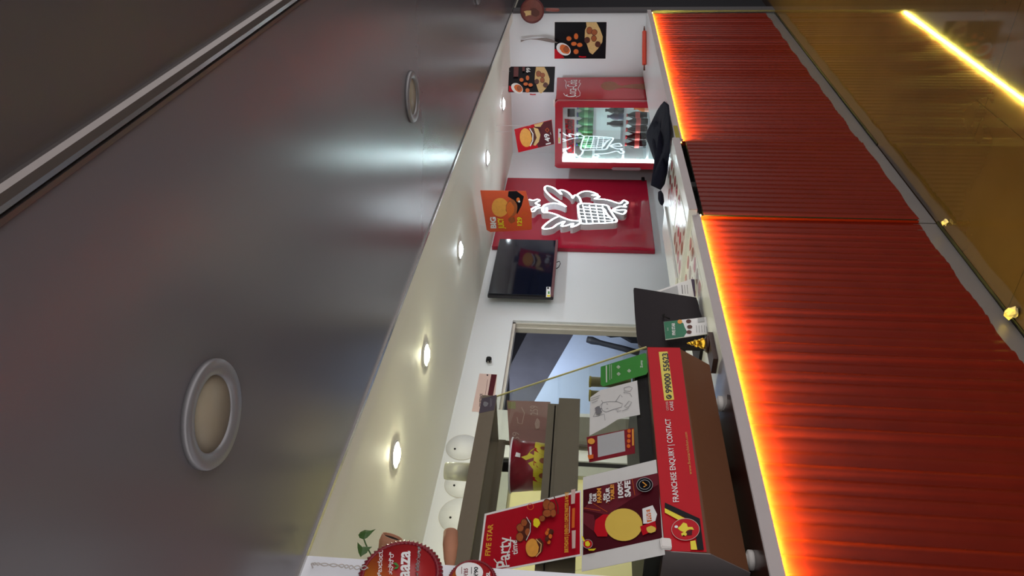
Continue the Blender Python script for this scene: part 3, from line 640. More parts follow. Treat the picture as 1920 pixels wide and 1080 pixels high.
a.poly([(1178, 22), (1190, 20), (1192, 138), (1180, 142)], PGOLD); a.poly([(868, 150), (884, 146), (888, 206), (872, 210)], PWH); a.ell((885, 110), 26, 22, PGOLD, 14); a.poly([(858, 212), (900, 205), (900, 235), (866, 242)], PORG)
tag(a.build('code_card'), 'dark red square card with orange dots on the cabinet glass', 'card')
# drawing: a curled sheet
a = Art(G0+GN*0.004, GN, 0.001, z5)
a.card([(1088, 600), (1180, 535), (1340, 492), (1510, 448), (1522, 600), (1536, 755), (1430, 775), (1330, 800), (1230, 865), (1080, 946)], PAPER)
for L in ([(1115, 775), (1135, 740), (1165, 690), (1200, 650), (1190, 625)], [(1115, 775), (1160, 770), (1215, 750), (1222, 810)], [(1200, 650), (1260, 640), (1330, 640), (1380, 660), (1370, 690), (1300, 710), (1230, 735), (1200, 720), (1190, 690), (1200, 650)],
          [(1235, 660), (1250, 664)], [(1235, 705), (1252, 702)], [(1320, 640), (1360, 580), (1380, 600)], [(1395, 520), (1440, 505), (1470, 520), (1450, 550), (1400, 545), (1395, 520)], [(1390, 560), (1450, 570), (1465, 600)], [(1320, 720), (1350, 715), (1330, 735), (1370, 725)],
          [(1400, 690), (1440, 640), (1465, 650), (1440, 690), (1410, 700)], [(1380, 730), (1420, 715), (1440, 700)], [(1100, 620), (1180, 590)], [(1100, 640), (1170, 615)], [(1110, 660), (1160, 640)]):
    a.line(L, 3.5, PENC)
a.ell((1170, 725), 30, 34, PENC, 14, jit=0.3)
tag(a.build('pencil_drawing'), 'white sheet with a pencil sketch on the cabinet glass', 'drawing')
a = Art(G0+GN*0.0075, GN, 0.0015, z5)
a.card([(1182, 325), (1575, 202), (1590, 205), (1606, 370), (1590, 392), (1205, 502), (1182, 485)], PGRN)
a.text('Zumy', (1560, 332), (1556, 266), (1540, 336), PWH, 0.01)
for cx_, cy_ in ((1342, 328), (1345, 392), (1440, 365)): a.ring((cx_, cy_), 15, 14, 4, PWH, 4); a.ell((cx_, cy_), 5, 5, PWH, 6)
a.line([(1238, 470), (1236, 320)], 10, PAPER); a.line([(1268, 450), (1266, 310)], 3, PAPER); a.line([(1284, 440), (1282, 310)], 3, PAPER)
tag(a.build('green_card'), 'bright green delivery card at the cabinet glass corner', 'card')
# ---- things inside the cabinet
def span(px, y0, y1, Y):
    p, q = atY(px, y0, Y), atY(px, y1, Y); c0 = (p+q)/2; d = c0-CAM; d.z = 0; return c0, abs(p.x-q.x)/2*abs(d.normalized().y)
c0, rr_ = span(958, 822, 926, 2.06)
bz = 1.75; h = c0.z-bz
Bk = thing('chicken_bucket', (c0.x, 2.06, bz), 'red paper chicken bucket with yellow band on the cabinet shelf', 'bucket')
BR_ = mat('bucket_red', (140, 26, 44), 0.3)
MB().lathe([(rr_*0.80, 0), (rr_*0.985, h-0.004), (rr_*0.94, h-0.004), (rr_*0.78, 0.004)], (c0.x, 2.06, bz), seg=40).build('wall', BR_, Bk)
MB().tube([(c0.x+rr_*math.cos(t*math.pi/18), 2.06+rr_*math.sin(t*math.pi/18), bz+h-0.003) for t in range(37)], 0.0035, 8).build('rim', PWH, Bk)
m = MB(); rf = lambda q: rr_*(0.80+0.185*q)
m.lathe([(rf(0.04)+0.0012, h*0.04), (rf(0.42)+0.0012, h*0.42)], (c0.x, 2.06, bz), seg=40); m.f = m.f[:-2]; m.m = m.m[:-2]; m.sm = m.sm[:-2]
m.build('yellow_band', PYEL, Bk)
def wrap(ob_name, polys, R0, parent):   # shapes laid round the bucket wall: (angle deg, height fraction)
    mats_ = []; mb = MB()
    for pts, mm, off in polys:
        if mm not in mats_: mats_.append(mm)
        vs = []
        for an, hh in pts:
            r_ = rf(hh)+off; vs.append((c0.x+r_*math.cos(math.radians(an)), 2.06+r_*math.sin(math.radians(an)), bz+h*hh))
        mb.add(vs, [list(range(len(vs)))], mats_.index(mm))
    return mb.build(ob_name, mats_, parent)
A0 = 232
pl = [([(A0+14, .72), (A0+20, .58), (A0+34, .5), (A0+48, .36), (A0+30, .30), (A0+16, .42), (A0+8, .60)], PYEL, 0.002), ([(A0+2, .55), (A0-14, .40), (A0-4, .34), (A0+8, .42)], PYEL, 0.002), ([(A0+14, .86), (A0+24, .84), (A0+22, .74), (A0+13, .74)], PWH, 0.002)]
for k in range(3):
    ca = A0-40+k*36
    pl.append(([(ca-16, .05), (ca-8, .05), (ca+12, .42), (ca+2, .42)], PRED, 0.0022))
    pl.append(([(ca+14+7*math.cos(q*math.pi/4), .2+.09*math.sin(q*math.pi/4)) for q in range(8)], PBRN, 0.0022))
wrap('print', pl, rr_, Bk)
# menu card behind the bucket, seen through the glass
a = Art((0, 2.20, 0), (0, -1, 0), 0.003, Zm(900, 740, 5.4))
a.card([(272, 58), (714, 72), (672, 500), (300, 530)], mat('card_mauve', (150, 106, 100), 0.5)); a.poly([(278, 70), (360, 72), (362, 145), (284, 142)], mat('card_olive', (140, 136, 84), 0.5))
CM = mat('card_pale', (186, 158, 148), 0.5)
a.text('259', (588, 208), (584, 112), (510, 208), CM, 0.0); a.text('159', (400, 500), (395, 380), (330, 500), CM, 0.0)
a.line([(420, 130), (450, 190), (425, 300), (385, 290), (375, 230)], 8, CM); a.ell((580, 300), 26, 50, CM, 12, jit=0.2)
tag(a.build('menu_card'), 'faded brown price card behind the glass beside the bucket', 'card')
for i, (px_, py_, w_) in enumerate(((1118, 716, 18), (1118, 742, 16))):
    c1 = atY(px_, py_, 1.93); t = thing('sauce_tub', (c1.x, 1.93, 1.461), ('olive sauce tub right of the other by the green card', 'olive sauce tub nearer the drawing')[i], 'tub', 'tubs in the cabinet')
    MB().lathe([(0.018, 0), (0.02, c1.z-1.461+0.02), (0.0001, c1.z-1.461+0.021)], (c1.x, 1.93, 1.461), seg=18).build('body', mat('olive_tub', (128, 122, 84), 0.4), t)
    MB().lathe([(0.0225, 0), (0.0225, 0.008), (0.0001, 0.009)], (c1.x, 1.93, c1.z+0.02), seg=18).build('lid', mat('yellow_lid', (170, 160, 70), 0.4), t)
# oil pan / tray dark inside bottom
MB().bbox(XL+0.03, XR-0.03, 1.80, 2.25, 1.416, 1.46, 0.003).build('tray', mat('dark_tray', (12, 9, 10), 0.5, spec=0.1), W)

# ------------------------------------------------------------------ on top of the cabinet
c2, r2 = span(860, 867, 902, 2.12); z0 = 2.047; zt = atY(834, 885, 2.12).z
GT = thing('glass_tumbler', (c2.x, 2.12, z0), 'upturned clear tumbler glowing on top of the cabinet', 'tumbler')
MB().lathe([(r2*1.0, 0), (r2*0.98, zt-z0-0.012), (r2*0.9, zt-z0), (0.0001, zt-z0), (0.0001, zt-z0-0.006), (r2*0.84, zt-z0-0.010), (r2*0.93, 0)], (c2.x, 2.12, z0), seg=36).build('body', mat('frosted_tumbler', (240, 242, 222), 0.25, trans=0.5), GT)
MB().lathe([(0.0001, 0.002), (r2*0.75, 0.002), (r2*0.72, (zt-z0)*0.55), (0.0001, (zt-z0)*0.55)], (c2.x, 2.12, z0), seg=28).build('glow_core', mat('tumbler_glow_pale', (240, 238, 196), 0.5), GT)  # pale core added to imitate light glowing in the glass
ACR = mat('acrylic_disc', (222, 224, 226), 0.55)
EDGE = mat('acrylic_rim', (202, 196, 186), 0.4)
for i, (px_, py_, ry_) in enumerate(((868, 838, 23), (868, 906, 25), (864, 966, 30))):
    c3 = atY(px_, py_, YB-0.004); r_ = (atY(px_-30, py_, YB).z-c3.z)*ry_/22
    t = thing('wall_disc', (c3.x, YB-0.004, c3.z-r_), ('thin pale disc on the back wall right of the tumbler', 'thin pale disc on the wall directly behind the tumbler', 'leftmost thin pale disc on the back wall')[i], 'wall disc', 'pale discs on the back wall')
    MB().lathe([(r_, 0), (r_, 0.003), (0.0001, 0.003)], (c3.x, YB-0.001, c3.z), (0, -1, 0), 40).build('disc', ACR, t)
    MB().tube([(c3.x+r_*math.cos(q*math.pi/20), YB-0.003, c3.z+r_*math.sin(q*math.pi/20)) for q in range(41)], 0.0014, 6).build('rim', EDGE, t)
    MB().lathe([(0.006, 0), (0.006, 0.004)], (c3.x-0.02, YB-0.004, c3.z+r_*0.45), (0, -1, 0), 10).build('hole', BLACK, t)

# ------------------------------------------------------------------ back wall bits
a = Art((0, YB-0.002, 0), (0, -1, 0), 0.0015, z5)
a.card([(92, 385), (250, 394), (232, 580), (190, 740), (22, 725)], PPINK); a.poly([(198, 392), (248, 396), (212, 590), (165, 580)], PMAR)
a.text('FOR FEEDBACK', (112, 684), (118, 566), (88, 684), PDRK, 0.02); a.line([(140, 600), (165, 440)], 3, PMAR); a.poly([(156, 395), (170, 396), (170, 408), (156, 407)], PDRK)
tag(a.build('feedback_notice'), 'pink and maroon feedback notice on the wall above the doorway', 'notice')
q = atY(918, 672, YB-0.02)
t = thing('wall_clip', (q.x, YB-0.02, q.z-0.02), 'small black clip fixed on the wall above the doorway', 'clip')
MB().bbox(q.x-0.028, q.x+0.014, YB-0.03, YB-0.001, q.z-0.012, q.z+0.022, 0.006).build('body', BLACK, t)
MB().tube([(q.x-0.034+0.012*math.cos(k*math.pi/8), YB-0.018, q.z-0.004+0.012*math.sin(k*math.pi/8)) for k in range(17)], 0.003, 6).build('ring', mat('clip_ring', (150, 146, 140), 0.4), t)
# window with aluminium frame behind the cabinet
m = MB()
for x0, x1, z0_, z1_ in ((WX1-0.11, WX1-0.04, WZ0, WZ1), (WX0, WX0+0.06, WZ0, WZ1), (WX0, WX1-0.04, WZ1-0.09, WZ1-0.01), (WX0, WX1-0.04, WZ0, WZ0+0.06)): m.box(x0, x1, YB+0.0, YB+0.05, z0_, z1_)
struct(m.build('window_1', mat('window_alu', (168, 172, 162), 0.4, 0.2)))
struct(MB().box(WX1-0.04, WX1-0.001, YB+0.01, YB+0.03, WZ0+0.001, WZ1-0.001).build('trim_5', BLACK))
struct(MB().box(WX0+0.002, WX1-0.1, YB+0.03, YB+0.036, WZ0+0.002, WZ1-0.002).build('window_2', mat('yellow_glare_pane', (220, 214, 160), 0.15)))  # yellow light reflection is put into the pane colour
struct(MB().box(WX0-0.05, WX1+0.02, YB+0.091, YB+0.11, WZ0-0.05, WZ1+0.02).build('wall_window', RM))
p, q = atY(1090, 788, YB), atY(1090, 845, YB)
tag(MB().bbox(q.x, p.x, YB-0.03, YB-0.001, 1.3, 1.74, 0.003).build('wall_panel', mat('olive_panel', (104, 102, 92), 0.5)), 'olive grey flat panel on the wall behind the cabinet', 'panel')
# behind the doorway: slanted white board, leaning pipe
zd = Zm(880, 560, 4.909)
def quad(pts, Y, th, f=zd): return MB().prism([atY(*f(*q), Y) for q in pts], (0, th, 0))
tag(quad([(975, 300), (590, 960), (590, 1300), (1700, 1300), (1700, 300)], 4.4, 0.05).build('slanted_board', mat('pale_blue_board', (196, 208, 232), 0.5, var=0.04)), 'pale blue slanted board standing in the room behind the doorway', 'board')
tag(quad([(545, 290), (365, 640), (372, 900), (345, 1300), (560, 1300), (600, 950), (975, 300)], 4.6, 0.02).build('grey_board', mat('dusky_board', (96, 94, 104), 0.5, var=0.3, scale=4)), 'dusky grey board leaning behind the pale slanted one', 'board')
P_ = [atY(*zd(*q), 4.2) for q in ((1085, 375), (1130, 385), (1200, 405), (1300, 430), (1420, 460), (1560, 500))]
tag(MB().tube(P_, [0.03, 0.036, 0.025, 0.025, 0.027, 0.027], 12).build('leaning_pipe', mat('pipe_grey', (34, 34, 40), 0.6)), 'dark grey pipe leaning against the pale board through the doorway', 'pipe')
P_ = [atY(*zd(*q), 4.25) for q in ((1250, 318), (1300, 335), (1390, 330), (1490, 385), (1560, 390), (1560, 310))]
tag(MB().prism(P_, (0, 0.03, 0)).build('dark_cloth', mat('black_cloth', (24, 24, 30), 0.9)), 'black cloth hanging at the right of the doorway', 'cloth')
ld = bpy.data.lights.new('added_room_light', 'AREA'); ld.energy = 26; ld.size = 0.5; ld.color = (0.8, 0.9, 1.0)  # unseen area light added to brighten the pale board
lo = bpy.data.objects.new('added_room_light', ld); COL.objects.link(lo); lo.location = (4.9, 3.75, 2.65); lo.rotation_euler = (math.radians(25), 0, 0)
tag(lo, 'unseen light added to brighten the room behind the doorway', 'light')

# ------------------------------------------------------------------ things on the counter
# screen seen from behind
z4 = Zm(1150, 480, 4.5)
M_ = thing('counter_screen', (2.6, 1.93, ZT), 'dark flat screen seen from behind on the counter', 'monitor')
DS = mat('dark_plastic', (34, 28, 32), 0.6, spec=0.25)
Ms = Art((2.72, 1.90, ZT), (-0.12, -1, 0.16), 0.02, z4)
Ms.card([(172, 272), (182, 268), (700, 350), (712, 380), (735, 480), (770, 560), (790, 690), (770, 772), (235, 765), (208, 740), (195, 660), (180, 480), (170, 290)], DS)
Ms.build('shell', M_)
q = Ms.P(450, 520)
MB().tube([q+Vector((0.02, -0.004, 0.01)), q+Vector((0.0, -0.014, 0.018)), q+Vector((-0.02, -0.02, 0.012)), q+Vector((-0.03, -0.016, -0.01))], 0.003, 6).build('cable', BLACK, M_)
MB().bbox(2.5, 2.7, 1.96, 2.14, ZT, ZT+0.012, 0.004).build('stand', DS, M_)
# QR stand (code left blank)
a = Art((2.86, 1.93, ZT), (-0.45, -1, 0.25), 0.003, z4)
a.card([(300, 318), (400, 282), (655, 194), (684, 196), (712, 345), (690, 352), (560, 332), (420, 312)], PWH); a.poly([(655, 195), (684, 197), (710, 344), (682, 344)], PPUR)
for k in range(3): a.line([(585+k*22, 320), (578+k*22, 245)], 5 if k == 0 else 3, PDRK)
a.poly([(410, 306), (400, 300), (540, 250), (552, 328)], PGREY)
tag(a.build('payment_stand'), 'white payment card stand with purple foot behind the dark screen', 'card stand')
# FIVE STAR card stand
a = Art((2.5, 1.86, ZT), (-0.25, -1, 0.28), 0.004, z4)
a.card([(425, 555), (782, 515), (820, 652), (440, 705)], PWH); a.poly([(426, 556), (560, 540), (592, 570), (602, 600), (622, 640), (596, 682), (441, 703)], PDG)
a.text('FIVE STAR', (524, 668), (518, 566), (497, 668), PWH, 0.03); a.text('Zumy', (466, 632), (462, 605), (455, 634), PAPER)
a.ell((562, 556), 20, 18, PGOLD, 14); a.ell((636, 553), 22, 16, PDBR, 14); a.ell((645, 600), 22, 16, PDBR, 14); a.ell((640, 644), 22, 15, PDBR, 14)
a.poly([(712, 528), (768, 522), (772, 556), (716, 562)], PGREY)
for k in range(4): a.line([(706+k*22, 650), (702+k*22, 590)], 3, PENC)
o = a.build('menu_stand'); tag(o, 'green and white FIVE STAR card stand before the dark screen', 'card stand')
q = a.P(810, 590)
m = MB(); m.box(q.x-0.04, q.x+0.04, q.y+0.003, q.y+0.05, ZT, ZT+0.004); m.tube([q, q+Vector((0, 0.03, -0.01))], 0.003, 6)
m.build('foot', mat('clear_plastic', (220, 224, 224), 0.1, trans=0.8), o)
# golden idol in front of the cabinet end
z9 = Zm(1200, 600, 6.75)
IY = 1.83
def iP(x, y, Y=IY): return atY(*z9(x, y), Y)
b0 = iP(905, 250); gi = thing('golden_idol', (b0.x, IY, ZT), 'small golden seated idol on a dark brown base', 'figurine')
GOLD = mat('gold_leaf', (232, 186, 60), 0.22, 0.9, var=0.25, scale=90, bump=0.0015, bscale=160)
bm = bmesh.new()
def blob(p, r, sc=(1, 1, 1)):
    mm = Matrix.Translation(p) @ Matrix.Diagonal((*[r*k for k in sc], 1)); bmesh.ops.create_icosphere(bm, subdivisions=2, radius=1, matrix=mm)
R_ = Vector((1, 0, 0)); U_ = Vector((0, 0, 1)); bc = iP(800, 300); hh = 0.040
for p, r, sc in ((bc, 0.024, (1, .8, 1)), (bc+Vector((0, 0, 0.026)), 0.014, (1, .9, 1)), (bc+Vector((0, 0, 0.042)), 0.009, (1, 1, 1.2)), (bc+Vector((0, 0, 0.053)), 0.006, (.8, .8, 1.7)), (bc+Vector((-.016, 0, .028)), 0.008, (1, .4, 1)), (bc+Vector((.016, 0, .028)), 0.008, (1, .4, 1)),
                 (bc+Vector((-.02, 0, .002)), 0.009, (1, .9, 1.4)), (bc+Vector((.02, 0, .002)), 0.009, (1, .9, 1.4)), (bc+Vector((-.015, -.01, -.017)), 0.011, (1.4, 1, .7)), (bc+Vector((.015, -.01, -.017)), 0.011, (1.4, 1, .7)), (bc+Vector((0, -.016, .016)), 0.005, (1, 1, 2)), (bc+Vector((0.006, -.018, .004)), 0.005, (1.3, 1, 1)),
                 (bc+Vector((0, 0, -0.028)), 0.026, (1.1, .8, .32))):
    blob(p, r, sc)
MB().bm(bm).build('figure', GOLD, gi)
DB = mat('dark_wood', (58, 34, 28), 0.4, var=0.2)
zb = bc.z-0.032
m = MB(); m.prism([(bc.x-0.13, IY-0.032, ZT), (bc.x+0.035, IY-0.032, ZT), (bc.x+0.035, IY+0.04, ZT), (bc.x-0.13, IY+0.04, ZT)], (0, 0, 0.018))
m.lathe([(0.036, 0.018), (0.028, 0.03), (0.024, max(0.032, zb-ZT))], (bc.x-0.002, IY+0.002, ZT), seg=24); m.build('base', DB, gi)
# dark laminate patch of the worktop below the cabinet
pt = [(1.222, 1.7415), (1.95, 1.7415), (1.99, 1.775), (1.97, 1.80), (2.0, 1.86), (2.05, 1.9), (2.02, 2.31), (1.222, 2.31)]
tag(MB().prism([(x, y, ZT) for x, y in pt], (0, 0, 0.0016)).build('brown_mat', mat('brown_laminate', (74, 38, 32), 0.22)), 'dark brown glossy mat under the food cabinet', 'mat')
# menu sheets under a glossy film
GLO = 0.14
MP = mat('menu_paper', (214, 214, 208), GLO, bump=0.003, bscale=14, scale=30); MR = mat('menu_red', (176, 70, 76), GLO, bump=0.003, bscale=14, var=0.4, scale=40); MT = mat('menu_tan', (150, 120, 104), GLO, bump=0.003, bscale=14, var=0.5, scale=50)
def sheet(x0, x1, y0, y1, z, label, seed, name='menu_sheet', th=0.002, tiles=True):
    rnd = random.Random(seed); mb = MB(); mb.box(x0, x1, y0, y1, z, z+th, 0)
    if tiles:
        nx, ny = max(2, int((x1-x0)/0.09)), 3
        for i in range(nx):
            for j in range(ny):
                k = rnd.random(); cx_ = x0+(i+0.5)*(x1-x0)/nx; cy_ = y0+(j+0.5)*(y1-y0)/ny; rx, ry = (x1-x0)/nx*0.36, (y1-y0)/ny*0.36
                pts = [(cx_+rx*math.cos(t*math.pi/6)*rnd.uniform(.8, 1.1), cy_+ry*math.sin(t*math.pi/6)*rnd.uniform(.8, 1.1), z+th+0.0003) for t in range(12)]
                mb.add(pts, [list(range(12))], 1 if k < .5 else 2)
            xx = x0+i*(x1-x0)/nx+0.006
            mb.add([(xx, y0+.01, z+th+.0002), (xx+0.004, y0+.01, z+th+.0002), (xx+0.004, y1-.01, z+th+.0002), (xx, y1-.01, z+th+.0002)], [[0, 1, 2, 3]], 1)
    return tag(mb.build(name, [MP, MR, MT]), label, 'menu')
sheet(2.72, 3.20, 1.80, 2.12, ZT, 'laminated picture menu on the counter nearest the dark screen', 1)
sheet(3.24, 3.62, 1.79, 2.13, ZT+0.018, 'laminated red menu catching the white glow on the flap', 2)
sheet(3.66, 4.08, 1.80, 2.08, ZT+0.018, 'laminated menu sheet on the flap beside the dark jacket', 3)
m = MB(); m.bbox(3.3, 4.1, 2.15, 2.33, ZT+0.018, ZT+0.03, 0.003); tag(m.build('white_board'), 'long white board along the rear of the counter flap', 'board') if False else tag(m.build('white_board', LAM), 'long white board along the rear of the counter flap', 'board')
# yellow tape at the flap joint
tag(MB().box(4.17, 4.36, 1.735, 1.7362, ZT-0.03, ZT-0.004).build('yellow_tape', mat('yellow_tape', (150, 138, 40), 0.5)), 'dull yellow tape on the counter edge beside the flap', 'tape')
# jacket
zj = Zm(1200, 140, 3.857)
J = thing('dark_jacket', (4.5, 2.0, ZT), 'crumpled navy jacket with a dangling strap on the counter', 'jacket')
NV = mat('navy_cloth', (18, 19, 32), 0.9, var=0.3, scale=30, bump=0.004, bscale=18, spec=0.15)
JY = 2.05
out = [(175, 198), (210, 220), (214, 260), (216, 330), (218, 420), (216, 520), (205, 620), (195, 720), (180, 790), (150, 835), (78, 800), (100, 690), (108, 640), (95, 580), (72, 520), (50, 450), (42, 430), (70, 370), (100, 310), (120, 265), (145, 230)]
def cloth(out, Y, th, seed):
    """pillow-like folded cloth: outline filled with a grid, swollen and wrinkled"""
    P = [atY(*zj(*q), Y) for q in out]; P = [p_ if p_.z > ZT+0.022 else atZ(*zj(*q), ZT+0.022) for p_, q in zip(P, out)]; c_ = sum(P, Vector())/len(P); rnd = random.Random(seed); n = len(P); bm = bmesh.new(); rings = 7
    for side in (-1, 1):
        V = []
        for r in range(rings+1):
            s_ = 1-r/rings; row = []
            for i in range(n):
                d = P[i]-c_; p_ = c_+d*s_; sw = th*math.sqrt(max(0, 1-s_*s_)); wr = 0.3*th*math.sin(p_.x*38+p_.z*24+seed)+0.2*th*math.sin(p_.z*70-p_.x*20)
                row.append(bm.verts.new(p_+Vector((0, side*(sw+wr*(1-s_)), 0))) if r < rings else None)
            V.append(row)
        cv = bm.verts.new(c_+Vector((0, side*th, 0)))
        for r in range(rings-1):
            for i in range(n):
                j = (i+1) % n; bm.faces.new([V[r][i], V[r][j], V[r+1][j], V[r+1][i]])
        for i in range(n): bm.faces.new([V[rings-1][i], V[rings-1][(i+1) % n], cv])
    bmesh.ops.remove_doubles(bm, verts=bm.verts, dist=1e-5); bmesh.ops.recalc_face_normals(bm, faces=bm.faces)
    return MB().bm(bm)
cloth(out, JY, 0.085, 3).build('body', NV, J)
cloth([(112, 330), (150, 300), (150, 500), (160, 640), (140, 660), (100, 580), (80, 500), (95, 420)], JY-0.06, 0.03, 8).build('fold', NV, J)
cloth([(150, 480), (218, 400), (216, 560), (196, 720), (150, 830), (80, 800), (120, 660)], JY-0.07, 0.03, 5).build('sleeve', NV, J)
cloth([(130, 850), (150, 838), (170, 870), (175, 920), (165, 946), (145, 930), (130, 895)], 2.0, 0.02, 6).build('hood_tip', NV, J)
P_ = [atY(*zj(*q), 1.84) for q in ((215, 405), (228, 440), (232, 490), (238, 520), (248, 530))]
MB().tube(P_, [0.012, 0.009, 0.006, 0.01, 0.012], 8).build('strap', BLACK, J)
# red rolling pin
q0, q1 = Vector((7.12, 1.87, ZT+0.02)), Vector((6.72, 2.15, ZT+0.02)); d = (q1-q0)
t = thing('rolling_pin', (q0+d/2)-Vector((0, 0, 0.02)), 'orange-red rolling pin lying at the far end of the counter', 'rolling pin')
MB().tube([q0+d*k for k in (0.12, 0.13, 0.5, 0.87, 0.88)], [0.012, 0.019, 0.02, 0.019, 0.012], 16).build('barrel', mat('pin_red', (214, 72, 50), 0.4), t)
for s0, s1 in ((0.0, 0.12), (0.88, 1.0)): MB().tube([q0+d*s0, q0+d*(s0+s1)/2, q0+d*s1], [0.004, 0.007, 0.008], 10).build('grip', PDBR, t)

# ------------------------------------------------------------------ far end: round plaque, hanging bar, loose strip
q = atX(998, 20, 7.10); r_ = abs(atX(976, 20, 7.10).z-q.z)
t = thing('round_plaque', (q.x, q.y, q.z-r_), 'round brown plaque hanging at the far end of the counter', 'plaque')
dn = (CAM-q).normalized(); dn = Vector((dn.x, dn.y*0.6, 0)).normalized()
MB().lathe([(r_, 0), (r_, 0.012), (r_*0.93, 0.016), (0.0001, 0.012)], q, dn, 36).build('disc', mat('plaque_brown', (122, 66, 56), 0.5, var=0.4, scale=14), t)
MB().lathe([(r_, 0.010), (r_*1.02, 0.016), (r_*0.9, 0.018), (r_*0.9, 0.012)], q, dn, 36).build('rim', mat('plaque_rim', (100, 44, 46), 0.5), t)
bmx = Art(q+dn*0.016, dn, 0.001); bmx.ell((1002, 22), 9, 8, PDBR, 10, jit=0.3); bmx.ell((990, 24), 7, 6, PTAN, 9, jit=0.3); bmx.build('relief', t)
q2 = atX(1022, 18, 7.10); q3 = atX(1049, 19, 7.10)
t2 = thing('hanging_bar', q3, 'short brown bar hanging below the round plaque', 'sign')
MB().tube([q2, q2.lerp(q3, .1), q2.lerp(q3, .5), q2.lerp(q3, .9), q3], [0.008, 0.015, 0.017, 0.015, 0.008], 12).build('bar', mat('bar_brown', (138, 74, 66), 0.4), t2)
zw = Zm(900, 0, 7.2)
pp = [atX(*zw(*q_), XE-0.03) for q_ in ((550, 545), (600, 540), (680, 522), (760, 522), (830, 518), (900, 525), (970, 545), (1050, 575))]
m = MB(); wd = [0.016, 0.007, 0.006, 0.008, 0.018, 0.026, 0.024, 0.004]
vs = [p_+Vector((0.008*math.sin(i*1.3), w_, 0)) for i, (p_, w_) in enumerate(zip(pp, wd))]+[p_-Vector((0.01, w_*0.4, 0)) for p_, w_ in zip(pp, wd)]
vs2 = [v+Vector((0.002, 0, 0)) for v in vs]; n8 = 8
m.add(vs+vs2, [[i, i+1, n8+i+1, n8+i] for i in range(7)]+[[16+i, 16+n8+i, 16+n8+i+1, 16+i+1] for i in range(7)]+[[i, 16+i, 16+i+1, i+1] for i in range(7)]+[[n8+i, n8+i+1, 24+i+1, 24+i] for i in range(7)], 0, True)
tag(m.build('peeling_strip', mat('strip_taupe', (134, 122, 116), 0.5)), 'twisted taupe strip peeling from the end wall above the framed poster', 'strip')

# ------------------------------------------------------------------ round hanging price signs on the column
RIMR = mat('rim_red', (128, 24, 40), 0.35)
def grad(name):
    m_ = bpy.data.materials.new(name); m_.use_nodes = True; nt_ = m_.node_tree; b_ = nt_.nodes['Principled BSDF']; b_.inputs['Roughness'].default_value = 0.3
    tc_ = nt_.nodes.new('ShaderNodeTexCoord'); sp = nt_.nodes.new('ShaderNodeSeparateXYZ'); ad = nt_.nodes.new('ShaderNodeMath'); ad.operation = 'MULTIPLY_ADD'; ad.inputs[1].default_value = -1.0
    cr = nt_.nodes.new('ShaderNodeValToRGB'); nt_.links.new(tc_.outputs['Generated'], sp.inputs[0]); nt_.links.new(sp.outputs[0], ad.inputs[0]); nt_.links.new(sp.outputs[2], ad.inputs[2])
    cr.color_ramp.elements[0].position = 0.0; cr.color_ramp.elements[0].color = lin((172, 40, 44)); cr.color_ramp.elements[1].position = 0.75; cr.color_ramp.elements[1].color = lin((226, 148, 48))
    nt_.links.new(ad.outputs[0], cr.inputs[0]); nt_.links.new(cr.outputs[0], b_.inputs['Base Color']); return m_
SG = grad('print_orange_to_red')
DYS = 1.735
def cap_sign(px_, py_, ry_, Yp, label):
    c_ = atY(px_, py_, Yp); r_ = (atY(px_-ry_, py_, Yp).z-c_.z)
    t = thing('round_price_sign', (c_.x, Yp, c_.z-r_), label, 'sign', 'bottle-cap signs hanging on the white column')
    MB().lathe([(r_, 0.012), (r_, 0.004), (r_*0.92, -0.004), (r_*0.86, -0.004), (r_*0.86, 0.012)], c_, (0, 1, 0), 300, rfun=lambda a_, h_: 1+(0.03*math.cos(56*a_) if h_ > -0.003 else 0.0)).build('crimped_rim', RIMR, t)
    MB().lathe([(0.0001, -0.002), (r_*0.865, -0.002), (r_*0.865, 0.010), (0.0001, 0.010)], c_, (0, 1, 0), 48).build('face', SG, t)
    return t, c_, r_
t, c_, r_ = cap_sign(750, 1078, 78, DYS, 'large orange-red bottle-cap sign with local lettering on the column')
a = Art((0, DYS-0.0025, 0), (0, -1, 0), 0.0001, Zm(540, 980, 5.333))
a.text('ಹಬ್ಬದಂದು', (930, 640), (950, 270), (880, 640), CWH, 0.012); a.text('ಮನೆಗೆ ತನ್ನಿರಿ', (1040, 700), (1060, 295), (985, 700), CWH, 0.012)
a.text('maaza', (1207, 675), (1220, 285), (1115, 675), CWH, 0.03); a.text('ಅದ್ಭುತ ಬೆಲೆಯಲ್ಲಿ', (1300, 690), (1340, 240), (1250, 690), CWH, 0.03)
a.text('ಅದ್ಭುತ ಬೆಲೆಯಲ್ಲಿ', (1300, 690), (1340, 240), (1250, 690), PDRK, 0.0)
a.poly([(1112, 440), (1085, 405), (1052, 405), (1075, 432)], PGRN); a.poly([(1112, 442), (1080, 448), (1055, 470), (1090, 468)], PGRN)
a.build('lettering', t)
P_ = [atY(x_, y_, DYS-0.004) for x_, y_ in ((584, 1057), (600, 1058), (640, 1061), (660, 1064), (690, 1065))]
m = MB(); ns = 60
for ph in (0, math.pi):
    Q = []
    for k in range(ns+1):
        s_ = k/ns; f_ = s_*(len(P_)-1); i = min(int(f_), len(P_)-2); p_ = P_[i].lerp(P_[i+1], f_-i); w_ = 0.0025+0.004*s_
        Q.append(p_+Vector((w_*math.cos(s_*30+ph), 0.002*math.sin(s_*30+ph), 0)))
    m.tube(Q, 0.0016, 6)
m.tube([P_[0], P_[0]+Vector((0, 0.018, 0))], 0.002, 6); m.build('twine', mat('jute', (196, 190, 186), 0.8), t)
t, c_, r_ = cap_sign(885, 1088, 46, DYS-0.02, 'small bottle-cap sign showing rupee prices below the big one')
a = Art((0, DYS-0.0225, 0), (0, -1, 0), 0.0001, Zm(640, 940, 6))
